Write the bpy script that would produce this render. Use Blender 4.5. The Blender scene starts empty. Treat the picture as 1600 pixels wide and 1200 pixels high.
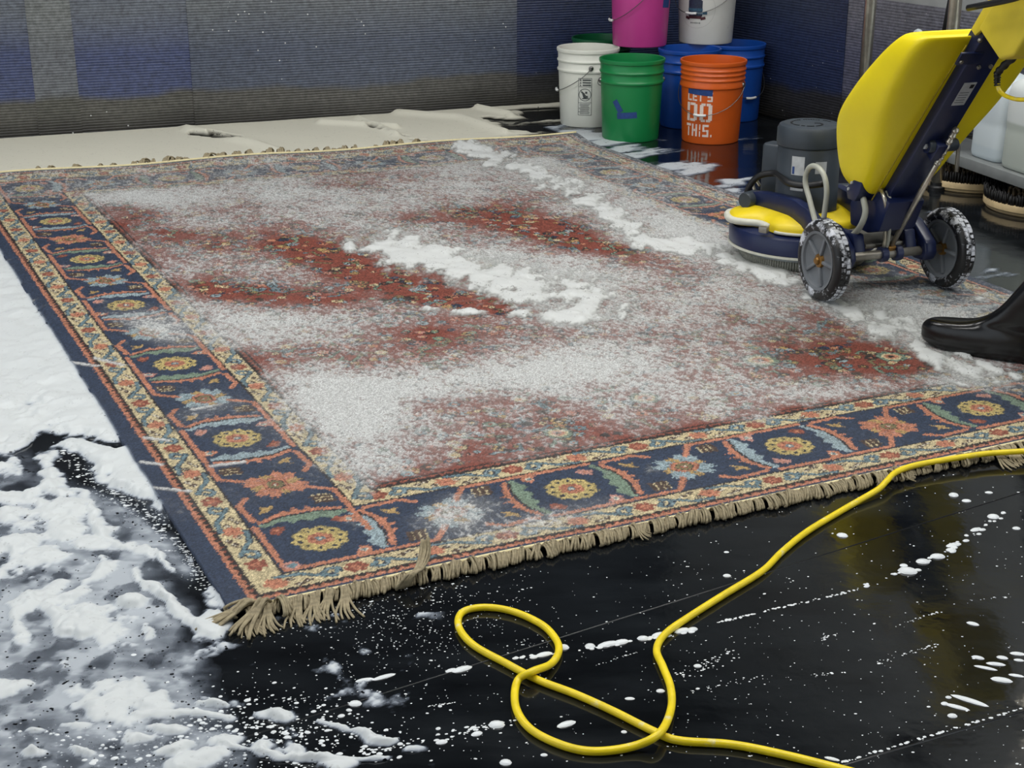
import bpy, bmesh, math, random
import numpy as np
from mathutils import Vector, Matrix

random.seed(7)
RNG = np.random.default_rng(11)
scene = bpy.context.scene
COL = scene.collection

# ------------------------------------------------------------------ camera
FPX, PITCH, CAMH = 2300.0, math.radians(20.3), 1.30
cam = bpy.data.cameras.new('camera')
cam.sensor_width = 36.0
cam.lens = FPX / 1600.0 * 36.0
cam.clip_end = 200
camo = bpy.data.objects.new('camera', cam)
COL.objects.link(camo)
camo.location = (0, 0, CAMH)
camo.rotation_euler = (math.radians(90) - PITCH, 0, 0)
scene.camera = camo

# ------------------------------------------------------------------ world, exposure, large lights
w = bpy.data.worlds.new('overcast_sky')
scene.world = w
w.use_nodes = True
w.node_tree.nodes['Background'].inputs[0].default_value = (0.86, 0.93, 1.0, 1)
w.node_tree.nodes['Background'].inputs[1].default_value = 0.85
vs = scene.view_settings
vs.view_transform = 'Standard'
vs.look = 'None'
vs.gamma = 1.0
vs.exposure = 0.38
vs.use_curve_mapping = False
LAMPS = [(-2.2, 2.2), (0.3, 2.2), (2.6, 2.4), (-2.0, 5.0), (0.3, 5.0), (2.2, 4.6)]
LAMP_W = 25.0
CP, SP = math.cos(PITCH), math.sin(PITCH)


def ray(u, v):
    x = (u - 800) / FPX
    y = -(v - 600) / FPX
    return np.array([x, CP + y * SP, -SP + y * CP])


def G(u, v, z=0.0):
    """photo pixel -> point on the horizontal plane at height z"""
    r = ray(u, v)
    return np.array([0, 0, CAMH]) + r * ((z - CAMH) / r[2])


def proj(x, y, z):
    dz = z - CAMH
    zc = y * CP - dz * SP
    return 800 + FPX * x / zc, 600 - FPX * (y * SP + dz * CP) / zc


# ------------------------------------------------------------------ noise (numpy)
_T = np.random.default_rng(3).random((256, 256)).astype(np.float32)


def vn(x, y, seed=0):
    x = np.asarray(x, np.float32) + seed * 17.31
    y = np.asarray(y, np.float32) + seed * 9.77
    xi = np.floor(x).astype(int)
    yi = np.floor(y).astype(int)
    fx = x - xi
    fy = y - yi
    fx = fx * fx * (3 - 2 * fx)
    fy = fy * fy * (3 - 2 * fy)
    g = lambda a, b: _T[a & 255, b & 255]
    return (g(xi, yi) * (1 - fx) + g(xi + 1, yi) * fx) * (1 - fy) + (g(xi, yi + 1) * (1 - fx) + g(xi + 1, yi + 1) * fx) * fy


def fbm(x, y, o=4, seed=0):
    s = 0
    a = 0.5
    t = 0
    for k in range(o):
        s = s + a * vn(x * 2 ** k, y * 2 ** k, seed + k)
        t += a
        a *= 0.5
    return s / t


def sst(a, b, x):
    t = np.clip((x - a) / (b - a), 0, 1)
    return t * t * (3 - 2 * t)


def dpoly(px, py, pts, ky=1.0):
    """distance to a polyline"""
    d = np.full(np.shape(px), 1e9)
    for (ax, ay), (bx, by) in zip(pts[:-1], pts[1:]):
        ay, by = ay * ky, by * ky
        vx, vy = bx - ax, by - ay
        t = np.clip(((px - ax) * vx + (py * ky - ay) * vy) / (vx * vx + vy * vy + 1e-12), 0, 1)
        d = np.minimum(d, np.hypot(px - ax - t * vx, py * ky - ay - t * vy))
    return d


def inpoly(px, py, pts):
    r = np.zeros(np.shape(px), bool)
    n = len(pts)
    for i in range(n):
        x0, y0 = pts[i]
        x1, y1 = pts[(i + 1) % n]
        if y0 == y1:
            continue
        c = ((y0 > py) != (y1 > py)) & (px < (x1 - x0) * (py - y0) / (y1 - y0) + x0)
        r ^= c
    return r


def blob(px, py, cx, cy, rx, ry, ang=0):
    a = math.radians(ang)
    dx, dy = px - cx, py - cy
    return np.exp(-(((dx * math.cos(a) + dy * math.sin(a)) / rx) ** 2 + ((-dx * math.sin(a) + dy * math.cos(a)) / ry) ** 2))


# ------------------------------------------------------------------ colours and materials
def lin(c):
    return tuple((v / 255 / 12.92 if v / 255 <= 0.04045 else ((v / 255 + 0.055) / 1.055) ** 2.4) for v in c)


_M = {}


def mat(name, rgb, rough=0.5, metal=0.0, var=0.12, scale=30.0, spec=0.5, bump=0.0, wear=None, wear_amt=0.5, wear_scale=20, coat=0.0):
    """principled material whose colour is varied by object-space noise; wear = second colour in noisy patches"""
    if name in _M:
        return _M[name]
    m = bpy.data.materials.new(name)
    m.use_nodes = True
    nt = m.node_tree
    b = nt.nodes['Principled BSDF']
    b.inputs['Roughness'].default_value = rough
    b.inputs['Metallic'].default_value = metal
    b.inputs['Specular IOR Level'].default_value = spec
    b.inputs['Coat Weight'].default_value = coat
    tc = nt.nodes.new('ShaderNodeTexCoord')
    n = nt.nodes.new('ShaderNodeTexNoise')
    n.inputs['Scale'].default_value = scale
    n.inputs['Detail'].default_value = 5
    nt.links.new(tc.outputs['Object'], n.inputs['Vector'])
    r = nt.nodes.new('ShaderNodeValToRGB')
    c = lin(rgb)
    r.color_ramp.elements[0].position = 0.3
    r.color_ramp.elements[1].position = 0.7
    r.color_ramp.elements[0].color = (*[v * (1 - var) for v in c], 1)
    r.color_ramp.elements[1].color = (*[min(1, v * (1 + var)) for v in c], 1)
    nt.links.new(n.outputs['Fac'], r.inputs['Fac'])
    out = r.outputs['Color']
    if wear:
        n2 = nt.nodes.new('ShaderNodeTexNoise')
        n2.inputs['Scale'].default_value = wear_scale
        n2.inputs['Detail'].default_value = 8
        n2.inputs['Roughness'].default_value = 0.7
        nt.links.new(tc.outputs['Object'], n2.inputs['Vector'])
        r2 = nt.nodes.new('ShaderNodeValToRGB')
        r2.color_ramp.elements[0].position = 1 - wear_amt
        r2.color_ramp.elements[1].position = min(1, 1 - wear_amt + 0.08)
        nt.links.new(n2.outputs['Fac'], r2.inputs['Fac'])
        mx = nt.nodes.new('ShaderNodeMixRGB')
        nt.links.new(r2.outputs['Color'], mx.inputs['Fac'])
        nt.links.new(out, mx.inputs['Color1'])
        mx.inputs['Color2'].default_value = (*lin(wear), 1)
        out = mx.outputs['Color']
    nt.links.new(out, b.inputs['Base Color'])
    if bump:
        bp = nt.nodes.new('ShaderNodeBump')
        bp.inputs['Strength'].default_value = bump
        bp.inputs['Distance'].default_value = 0.002
        nt.links.new(n.outputs['Fac'], bp.inputs['Height'])
        nt.links.new(bp.outputs['Normal'], b.inputs['Normal'])
    _M[name] = m
    return m


# ------------------------------------------------------------------ object helpers
def link(name, me, m=None, parent=None, loc=None, rot=None):
    o = bpy.data.objects.new(name, me)
    COL.objects.link(o)
    if m is not None and me is not None and len(me.materials) == 0:
        me.materials.append(m)
    if parent is not None:
        o.parent = parent
    if loc is not None:
        o.location = loc
    if rot is not None:
        o.rotation_euler = rot
    return o


def tag(o, label=None, cat=None, group=None, kind=None):
    if label:
        o['label'] = label
    if cat:
        o['category'] = cat
    if group:
        o['group'] = group
    if kind:
        o['kind'] = kind
    return o


def thing(name, label, cat, loc=(0, 0, 0), rotz=0.0, group=None):
    o = bpy.data.objects.new(name, None)
    o.empty_display_size = 0.05
    COL.objects.link(o)
    o.location = loc
    o.rotation_euler = (0, 0, rotz)
    return tag(o, label, cat, group)


def mesh(name, vs_, fs, smooth=True):
    me = bpy.data.meshes.new(name)
    me.from_pydata([tuple(map(float, v)) for v in vs_], [], fs)
    me.update()
    if smooth:
        me.polygons.foreach_set('use_smooth', [True] * len(me.polygons))
    return me


def bm_mesh(name, bm, smooth=True, angle=35):
    bmesh.ops.recalc_face_normals(bm, faces=bm.faces)
    me = bpy.data.meshes.new(name)
    bm.to_mesh(me)
    bm.free()
    if smooth:
        me.polygons.foreach_set('use_smooth', [True] * len(me.polygons))
        me.set_sharp_from_angle(angle=math.radians(angle))
    return me


def join_meshes(name, parts, smooth=True):
    V, Fs = [], []
    for v, f in parts:
        k = len(V)
        V += list(v)
        Fs += [tuple(i + k for i in q) for q in f]
    return mesh(name, V, Fs, smooth)


def smooth_path(pts, n=8, closed=False):
    pts = [Vector(p) for p in pts]
    if len(pts) < 3:
        return pts
    out = []
    N = len(pts)
    rng = range(N) if closed else range(N - 1)
    for i in rng:
        if closed:
            p0, p1, p2, p3 = pts[(i - 1) % N], pts[i], pts[(i + 1) % N], pts[(i + 2) % N]
        else:
            p0 = pts[i - 1] if i else pts[0] * 2 - pts[1]
            p1, p2 = pts[i], pts[i + 1]
            p3 = pts[i + 2] if i + 2 < N else pts[-1] * 2 - pts[-2]
        for k in range(n):
            t = k / n
            out.append(0.5 * ((2 * p1) + (p2 - p0) * t + (2 * p0 - 5 * p1 + 4 * p2 - p3) * t * t + (3 * p1 - p0 - 3 * p2 + p3) * t ** 3))
    if not closed:
        out.append(pts[-1])
    return out


def tube(pts, r, seg=10, n=8, closed=False, cap=True):
    """(verts, faces) of a swept tube; r number or function of 0..1"""
    P = smooth_path(pts, n, closed) if n > 1 else [Vector(p) for p in pts]
    N = len(P)
    T = []
    for i in range(N):
        if closed:
            d = P[(i + 1) % N] - P[i - 1]
        else:
            d = P[min(i + 1, N - 1)] - P[max(i - 1, 0)]
        T.append(d.normalized())
    up = Vector((0, 0, 1)) if abs(T[0].z) < 0.9 else Vector((1, 0, 0))
    nrm = (up - T[0] * up.dot(T[0])).normalized()
    V, Fs = [], []
    for i in range(N):
        if i:
            nrm = (nrm - T[i] * nrm.dot(T[i]))
            nrm = nrm.normalized() if nrm.length > 1e-6 else T[i].orthogonal().normalized()
        bn = T[i].cross(nrm)
        rr = r(i / (N - 1)) if callable(r) else r
        for k in range(seg):
            a = 2 * math.pi * k / seg
            V.append(P[i] + nrm * (math.cos(a) * rr) + bn * (math.sin(a) * rr))
    for i in range(N if closed else N - 1):
        j = (i + 1) % N
        for k in range(seg):
            l = (k + 1) % seg
            Fs.append((i * seg + k, i * seg + l, j * seg + l, j * seg + k))
    if cap and not closed:
        Fs.append(tuple(reversed(range(seg))))
        Fs.append(tuple(range((N - 1) * seg, N * seg)))
    return V, Fs


def tube_obj(name, pts, r, m, parent=None, seg=10, n=8, closed=False):
    v, f = tube(pts, r, seg, n, closed)
    return link(name, mesh(name, v, f), m, parent)


def lathe(prof, seg=48, axis='z', cap=True):
    """prof = [(r, z)...]; returns verts, faces"""
    V, Fs = [], []
    n = len(prof)
    for r, z in prof:
        for k in range(seg):
            a = 2 * math.pi * k / seg
            V.append((r * math.cos(a), r * math.sin(a), z))
    for i in range(n - 1):
        for k in range(seg):
            l = (k + 1) % seg
            Fs.append((i * seg + k, i * seg + l, (i + 1) * seg + l, (i + 1) * seg + k))
    if cap and prof[0] != prof[-1]:
        if prof[0][0] > 1e-5:
            Fs.append(tuple(reversed(range(seg))))
        if prof[-1][0] > 1e-5:
            Fs.append(tuple(range((n - 1) * seg, n * seg)))
    if axis == 'x':
        V = [(z, x, y) for x, y, z in V]
    return V, Fs


def lathe_obj(name, prof, m, parent=None, seg=48, axis='z', loc=None, rot=None, angle=40):
    v, f = lathe(prof, seg, axis)
    me = mesh(name, v, f)
    me.set_sharp_from_angle(angle=math.radians(angle))
    return link(name, me, m, parent, loc, rot)


def box_obj(name, size, m, parent=None, loc=(0, 0, 0), rot=(0, 0, 0), bevel=0.004, seg=2, taper=None):
    bm = bmesh.new()
    bmesh.ops.create_cube(bm, size=1)
    for v in bm.verts:
        v.co = Vector((v.co.x * size[0], v.co.y * size[1], v.co.z * size[2]))
        if taper and v.co.z > 0:
            v.co.x *= taper
            v.co.y *= taper
    if bevel:
        bmesh.ops.bevel(bm, geom=bm.edges[:], offset=bevel, segments=seg, affect='EDGES', profile=0.5)
    return link(name, bm_mesh(name, bm), m, parent, loc, rot)


def prism_obj(name, poly, d0, d1, m, parent=None, bevel=0.004, plane='yz', seg=2):
    """poly in a plane, extruded from d0 to d1 along the third axis (yz -> x, xz -> y, xy -> z)"""
    bm = bmesh.new()
    mk = {'yz': lambda a, b, c: (c, a, b), 'xz': lambda a, b, c: (a, c, b), 'xy': lambda a, b, c: (a, b, c)}[plane]
    A = [bm.verts.new(mk(a, b, d0)) for a, b in poly]
    B = [bm.verts.new(mk(a, b, d1)) for a, b in poly]
    bm.faces.new(A)
    bm.faces.new(list(reversed(B)))
    n = len(poly)
    for i in range(n):
        bm.faces.new((A[i], B[i], B[(i + 1) % n], A[(i + 1) % n]))
    bmesh.ops.recalc_face_normals(bm, faces=bm.faces)
    if bevel:
        bmesh.ops.bevel(bm, geom=bm.edges[:], offset=bevel, segments=seg, affect='EDGES', profile=0.5)
    return link(name, bm_mesh(name, bm), m, parent)


def np_mesh(name, co, quads, smooth=True):
    """fast mesh from numpy arrays"""
    me = bpy.data.meshes.new(name)
    nv, nf = len(co), len(quads)
    me.vertices.add(nv)
    me.vertices.foreach_set('co', np.asarray(co, np.float32).ravel())
    me.loops.add(nf * 4)
    me.loops.foreach_set('vertex_index', np.asarray(quads, np.int32).ravel())
    me.polygons.add(nf)
    me.polygons.foreach_set('loop_start', np.arange(0, nf * 4, 4, dtype=np.int32))
    if smooth:
        me.polygons.foreach_set('use_smooth', np.ones(nf, bool))
    me.update(calc_edges=True)
    return me


def grid_quads(nr, nc, keep=None):
    r, c = np.meshgrid(np.arange(nr - 1), np.arange(nc - 1), indexing='ij')
    a = (r * nc + c).ravel()
    q = np.stack([a, a + 1, a + nc + 1, a + nc], 1)
    if keep is not None:
        k = keep[:-1, :-1] | keep[1:, :-1] | keep[:-1, 1:] | keep[1:, 1:]
        q = q[k.ravel()]
    return q


def compact(co, q, *att):
    used = np.zeros(len(co), bool)
    used[q.ravel()] = True
    idx = np.cumsum(used) - 1
    return (co[used], idx[q]) + tuple(a[used] for a in att)


# ================================================================== structure
def floor_material():
    m = bpy.data.materials.new('wet_black_liner')
    m.use_nodes = True
    nt = m.node_tree
    b = nt.nodes['Principled BSDF']
    tc = nt.nodes.new('ShaderNodeTexCoord')
    mp = nt.nodes.new('ShaderNodeMapping')
    mp.inputs['Rotation'].default_value = (0, 0, math.radians(-22))
    mp.inputs['Scale'].default_value = (1.0, 2.6, 1.0)
    nt.links.new(tc.outputs['Object'], mp.inputs['Vector'])
    n = nt.nodes.new('ShaderNodeTexNoise')
    n.inputs['Scale'].default_value = 3.0
    n.inputs['Detail'].default_value = 9
    n.inputs['Roughness'].default_value = 0.62
    nt.links.new(mp.outputs['Vector'], n.inputs['Vector'])
    r = nt.nodes.new('ShaderNodeValToRGB')
    r.color_ramp.elements[0].color = (0.0035, 0.0042, 0.0052, 1)
    r.color_ramp.elements[1].color = (0.010, 0.0125, 0.015, 1)
    r.color_ramp.elements[0].position = 0.35
    r.color_ramp.elements[1].position = 0.68
    nt.links.new(n.outputs['Fac'], r.inputs['Fac'])
    nt.links.new(r.outputs['Color'], b.inputs['Base Color'])
    rr = nt.nodes.new('ShaderNodeMapRange')
    rr.inputs['From Min'].default_value = 0.35
    rr.inputs['From Max'].default_value = 0.7
    rr.inputs['To Min'].default_value = 0.06
    rr.inputs['To Max'].default_value = 0.16
    nt.links.new(n.outputs['Fac'], rr.inputs['Value'])
    nt.links.new(rr.outputs['Result'], b.inputs['Roughness'])
    n2 = nt.nodes.new('ShaderNodeTexNoise')
    n2.inputs['Scale'].default_value = 7.0
    n2.inputs['Detail'].default_value = 4
    nt.links.new(tc.outputs['Object'], n2.inputs['Vector'])
    bp = nt.nodes.new('ShaderNodeBump')
    bp.inputs['Strength'].default_value = 0.25
    bp.inputs['Distance'].default_value = 0.006
    nt.links.new(n2.outputs['Fac'], bp.inputs['Height'])
    nt.links.new(bp.outputs['Normal'], b.inputs['Normal'])
    return m


fl = link('floor', mesh('floor', [(-6, -3, 0), (6, -3, 0), (6, 9.6, 0), (-6, 9.6, 0)], [(0, 1, 2, 3)], False), floor_material())
tag(fl, 'wet black waterproof liner covering the wash floor', kind='structure')

# raised welds of the liner: low straight ridges where bubbles collect
m_liner = mat('liner_weld', (17, 19, 22), rough=0.3, var=0.2)
for (a, b_) in (((300, 1178), (1600, 768)), ((900, 1320), (1700, 1082))):
    p, q = G(*a), G(*b_)
    v, f = tube([(p[0], p[1], -0.001), (q[0], q[1], -0.001)], 0.0022, 6, 1)
    link('weld_seam', mesh('weld_seam', v, f), m_liner, fl)

WB0 = G(0, 220)[:2]
WB1 = G(870, 163)[:2]
wd = (WB1 - WB0) / np.linalg.norm(WB1 - WB0)       # along the back wall, to the right
wn = np.array([wd[1], -wd[0]])                     # towards the camera
RW0 = np.array([1.34, 7.27])
rd = np.array([0.470, -0.8827])                    # along the right wall, towards the camera
rn = np.array([-rd[1], rd[0]]) * -1                # into the room
# corner of the two walls
tt = np.linalg.solve(np.stack([wd, -rd], 1), RW0 - WB0)
CORN = WB0 + wd * tt[0]


def wall_t(px, py, o, d):
    """distance along a vertical wall where the pixel's ray meets it"""
    r = ray(px, py)
    s = np.linalg.solve(np.stack([r[:2], -d], 1), o)
    return s[1]


def wall_slab(name, o, d, n, t0, t1, z0, z1, m, th=0.1):
    a, b = o + d * t0, o + d * t1
    c, e = b - n * th, a - n * th
    V = [(*p, z) for z in (z0, z1) for p in (a, b, c, e)]
    F_ = [(0, 1, 5, 4), (1, 2, 6, 5), (2, 3, 7, 6), (3, 0, 4, 7), (4, 5, 6, 7), (3, 2, 1, 0)]
    return link(name, mesh(name, V, F_, False), m)


m_wall_dark = mat('wall_navy_paint', (44, 48, 58), rough=0.7, scale=4)
m_wall_light = mat('wall_grey_paint', (150, 153, 152), rough=0.6, scale=4)
m_ceiling = mat('ceiling_dark_paint', (52, 54, 58), rough=0.8, scale=4)
tc_ = np.dot(CORN - WB0, wd)
wb = wall_slab('wall_back', WB0, wd, wn, -4.2, tc_ + 0.1, 0, 3.6, m_wall_dark)
tag(wb, 'dark wall behind the rug lined with fluted plastic panels', kind='structure')
wr_ = wall_slab('wall_right', RW0, rd, rn, np.dot(CORN - RW0, rd), 4.6, 0, 3.6, m_wall_light)
tag(wr_, 'grey wall behind the shelf with a low fluted plastic panel', kind='structure')
ce = link('ceiling', mesh('ceiling', [(-6, -2.7, 3.6), (6, -2.7, 3.6), (6, 9.6, 3.6), (-6, 9.6, 3.6)], [(3, 2, 1, 0)], False), m_ceiling)
tag(ce, 'dark ceiling over the wash bay', kind='structure')
wf = link('wall_light_block', mesh('wall_light_block', [(-1.6, -2.6, 0), (6, -2.6, 0), (6, -2.6, 3.6), (-1.6, -2.6, 3.6), (-1.6, -2.7, 0), (6, -2.7, 0), (6, -2.7, 3.6), (-1.6, -2.7, 3.6)],
                            [(0, 3, 2, 1), (4, 5, 6, 7), (0, 4, 7, 3), (1, 2, 6, 5), (3, 7, 6, 2)], False), m_wall_light)
tag(wf, 'unseen grey wall added behind the camera to block front light', kind='structure')  # unseen wall, added to cut the low sky light from the front


def panel_material(name, upper, middle, dirt, zmid, spk=1.0):
    m = bpy.data.materials.new(name)
    m.use_nodes = True
    nt = m.node_tree
    b = nt.nodes['Principled BSDF']
    b.inputs['Roughness'].default_value = 0.33
    b.inputs['Specular IOR Level'].default_value = 0.5
    tc = nt.nodes.new('ShaderNodeTexCoord')
    sx = nt.nodes.new('ShaderNodeSeparateXYZ')
    nt.links.new(tc.outputs['Object'], sx.inputs['Vector'])
    n = nt.nodes.new('ShaderNodeTexNoise')
    n.inputs['Scale'].default_value = 2.6
    n.inputs['Detail'].default_value = 7
    nt.links.new(tc.outputs['Object'], n.inputs['Vector'])
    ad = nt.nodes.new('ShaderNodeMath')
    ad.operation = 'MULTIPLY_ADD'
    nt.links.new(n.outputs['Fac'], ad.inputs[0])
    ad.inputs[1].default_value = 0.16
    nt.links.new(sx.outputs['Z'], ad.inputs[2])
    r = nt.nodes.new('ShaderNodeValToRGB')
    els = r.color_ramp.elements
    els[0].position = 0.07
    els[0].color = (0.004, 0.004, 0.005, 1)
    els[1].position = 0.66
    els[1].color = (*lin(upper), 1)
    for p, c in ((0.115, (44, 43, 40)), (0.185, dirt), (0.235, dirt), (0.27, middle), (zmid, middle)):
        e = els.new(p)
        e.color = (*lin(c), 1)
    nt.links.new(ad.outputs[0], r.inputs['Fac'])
    # grime mottling
    n2 = nt.nodes.new('ShaderNodeTexNoise')
    n2.inputs['Scale'].default_value = 45
    n2.inputs['Detail'].default_value = 6
    n2.inputs['Roughness'].default_value = 0.7
    nt.links.new(tc.outputs['Object'], n2.inputs['Vector'])
    rm = nt.nodes.new('ShaderNodeMapRange')
    rm.inputs['From Min'].default_value = 0.35
    rm.inputs['From Max'].default_value = 0.65
    rm.inputs['To Min'].default_value = 0.62
    rm.inputs['To Max'].default_value = 1.25
    nt.links.new(n2.outputs['Fac'], rm.inputs['Value'])
    mu = nt.nodes.new('ShaderNodeMixRGB')
    mu.blend_type = 'MULTIPLY'
    mu.inputs['Fac'].default_value = 1
    nt.links.new(r.outputs['Color'], mu.inputs['Color1'])
    nt.links.new(rm.outputs['Result'], mu.inputs['Color2'])
    # dried white foam specks
    vo = nt.nodes.new('ShaderNodeTexVoronoi')
    vo.inputs['Scale'].default_value = 24
    nt.links.new(tc.outputs['Object'], vo.inputs['Vector'])
    lt = nt.nodes.new('ShaderNodeMath')
    lt.operation = 'LESS_THAN'
    lt.inputs[1].default_value = 0.085 * spk
    nt.links.new(vo.outputs['Distance'], lt.inputs[0])
    n3 = nt.nodes.new('ShaderNodeTexNoise')
    n3.inputs['Scale'].default_value = 2.0
    nt.links.new(tc.outputs['Object'], n3.inputs['Vector'])
    gt = nt.nodes.new('ShaderNodeMath')
    gt.operation = 'GREATER_THAN'
    gt.inputs[1].default_value = 0.55
    nt.links.new(n3.outputs['Fac'], gt.inputs[0])
    an = nt.nodes.new('ShaderNodeMath')
    an.operation = 'MULTIPLY'
    nt.links.new(lt.outputs[0], an.inputs[0])
    nt.links.new(gt.outputs[0], an.inputs[1])
    mx = nt.nodes.new('ShaderNodeMixRGB')
    nt.links.new(an.outputs[0], mx.inputs['Fac'])
    nt.links.new(mu.outputs['Color'], mx.inputs['Color1'])
    mx.inputs['Color2'].default_value = (0.6, 0.62, 0.62, 1)
    nt.links.new(mx.outputs['Color'], b.inputs['Base Color'])
    return m


def fluted(name, o, d, n, t0, t1, z0, z1, off, m, parent, lean=0.0, pitch=0.0125):
    """thin sheet with horizontal flutes standing off a wall"""
    prof = []
    k = int((z1 - z0) / pitch)
    for i in range(k):
        z = z0 + i * pitch
        prof += [(0.0014, z), (0.0, z + pitch * 0.30), (0.0, z + pitch * 0.70), (0.0014, z + pitch * 0.99)]
    prof.append((0.0014, z1))
    V, Fs = [], []
    for (dp, z) in prof:
        for t in (t0 + lean * z, t1 + lean * z):
            p = o + d * t + n * (off + 0.004 - dp)
            V.append((*p, z))
    m_ = len(prof)
    for i in range(m_ - 1):
        Fs.append((2 * i, 2 * i + 1, 2 * i + 3, 2 * i + 2))
    # back face and edges
    k0 = len(V)
    for z in (z0, z1):
        for t in (t0 + lean * z, t1 + lean * z):
            p = o + d * t + n * off
            V.append((*p, z))
    Fs += [(k0 + 1, k0, k0 + 2, k0 + 3), (2 * m_ - 2, 2 * m_ - 1, k0 + 3, k0 + 2), (0, k0, k0 + 1, 1)]
    Fs.append(tuple([2 * i for i in range(m_)] + [k0 + 2, k0]))
    Fs.append(tuple([2 * i + 1 for i in reversed(range(m_))] + [k0 + 1, k0 + 3]))
    return link(name, mesh(name, V, Fs, False), m, parent)


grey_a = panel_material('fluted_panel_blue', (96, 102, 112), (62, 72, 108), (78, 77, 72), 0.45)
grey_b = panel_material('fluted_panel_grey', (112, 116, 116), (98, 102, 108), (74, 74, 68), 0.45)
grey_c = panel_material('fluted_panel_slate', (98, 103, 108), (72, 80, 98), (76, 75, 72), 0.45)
grey_d = panel_material('fluted_panel_navy', (50, 58, 80), (42, 52, 82), (52, 52, 54), 0.50, 0.7)
grey_e = panel_material('fluted_panel_violet', (112, 112, 120), (88, 90, 108), (60, 60, 62), 0.45, 0.6)
T = lambda x: wall_t(x, 110, WB0, wd)
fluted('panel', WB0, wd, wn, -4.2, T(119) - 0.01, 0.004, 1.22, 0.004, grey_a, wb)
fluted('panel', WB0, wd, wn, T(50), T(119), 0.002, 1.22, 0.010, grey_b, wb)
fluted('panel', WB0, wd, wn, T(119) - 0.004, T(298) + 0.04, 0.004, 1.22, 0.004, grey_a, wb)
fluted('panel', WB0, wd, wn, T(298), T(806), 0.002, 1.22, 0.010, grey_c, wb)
fluted('panel', WB0, wd, wn, T(806) - 0.03, tc_ - 0.012, 0.004, 1.22, 0.004, grey_d, wb)
TR = lambda x: wall_t(x, 90, RW0, rd)
t_c = np.dot(CORN - RW0, rd)
fluted('panel', RW0, rd, rn, t_c + 0.012, TR(1322), 0.004, 0.635, 0.010, grey_d, wr_)
fluted('panel', RW0, rd, rn, TR(1322) - 0.05, 4.5, 0.002, 0.635, 0.004, grey_e, wr_)

# ceiling lamps: real fixtures with tubes
m_fix = mat('lamp_housing_white', (200, 200, 198), rough=0.5)
m_tube = bpy.data.materials.new('lamp_diffuser_glow')
m_tube.use_nodes = True
_e = m_tube.node_tree.nodes['Principled BSDF']
_e.inputs['Emission Color'].default_value = (1, 0.985, 0.96, 1)
_e.inputs['Emission Strength'].default_value = 6.0
for i, (x, y) in enumerate(LAMPS):
    t = thing('ceiling_lamp', 'long white ceiling lamp with a glowing diffuser', 'lamp', (x, y, 3.6), 0, 'ceiling lamps over the wash bay')
    box_obj('housing', (1.5, 0.34, 0.10), m_fix, t, (0, 0, -0.05), bevel=0.01)
    box_obj('diffuser', (1.42, 0.28, 0.04), m_tube, t, (0, 0, -0.118), bevel=0.008)
    ld = bpy.data.lights.new('lamp_light', 'AREA')
    ld.shape = 'RECTANGLE'
    ld.size, ld.size_y = 1.4, 0.28
    ld.energy = LAMP_W
    ld.color = (1.0, 0.985, 0.96)
    lo = bpy.data.objects.new('lamp_light', ld)
    COL.objects.link(lo)
    lo.parent = t
    lo.location = (0, 0, -0.145)


# ================================================================== rug
LU, LV = 2.68, 3.85
RA = G(374, 952, .01)[:2]
RB = np.array([1.937, 3.468])
RC = np.array([0.29517, 6.76803])
RD = np.array([-2.21035, 5.81779])


def rug_xy(u, v):
    a, b = u / LU, v / LV
    return [RA[i] * (1 - a) * (1 - b) + RB[i] * a * (1 - b) + RC[i] * a * b + RD[i] * (1 - a) * b for i in (0, 1)]


def rug_z(u, v):
    z = 0.0105 + 0.004 * (vn(u * 2.2, v * 2.2, 5) - 0.5)
    z = z + 0.022 * np.exp(-((LV - v) / 0.10) ** 2)                 # far end curls up
    z = z + 0.005 * np.exp(-((LV - v - 0.02) / 0.2) ** 2) * np.sin(u * 7)
    z = z + 0.006 * np.exp(-(v / 0.07) ** 2) * vn(u * 3, v * 0 + 2.5, 8)
    return z


# ---- the woven design, painted knot by knot on a canvas of 2.5 mm cells
CS = 0.0025
CU, CV = int(LU / CS) + 1, int(LV / CS) + 1
canvas = np.zeros((CV, CU, 3), np.float32)
K = {k: np.array(lin(c), np.float32) for k, c in dict(
    navy=(47, 60, 82), deep=(36, 44, 60), salmon=(184, 124, 98), red=(142, 82, 66), rust=(130, 70, 58), brown=(78, 62, 54),
    dark=(48, 42, 42), yellow=(186, 168, 110), cream=(198, 184, 146), sky=(146, 164, 170), steel=(104, 128, 136), green=(118, 138, 120),
    pink=(184, 136, 124), gold=(174, 146, 96), olive=(122, 114, 82), ivory=(206, 200, 182)).items()}


def window(u0, u1, v0, v1):
    i0, i1 = max(0, int(u0 / CS) - 1), min(CU, int(u1 / CS) + 3)
    j0, j1 = max(0, int(v0 / CS) - 1), min(CV, int(v1 / CS) + 3)
    if i0 >= i1 or j0 >= j1:
        return None
    U, V = np.meshgrid(np.arange(i0, i1) * CS, np.arange(j0, j1) * CS)
    return (slice(j0, j1), slice(i0, i1)), U, V


def pt_line(pts, w_, c):
    u = [p[0] for p in pts]
    v = [p[1] for p in pts]
    W = window(min(u) - w_, max(u) + w_, min(v) - w_, max(v) + w_)
    if W:
        canvas[W[0]][dpoly(W[1], W[2], pts) < w_] = K[c]


def pt_disc(c0, r, c, r2=None):
    r2 = r2 or r
    W = window(c0[0] - r, c0[0] + r, c0[1] - r2, c0[1] + r2)
    if W:
        canvas[W[0]][((W[1] - c0[0]) / r) ** 2 + ((W[2] - c0[1]) / r2) ** 2 < 1] = K[c]


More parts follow.
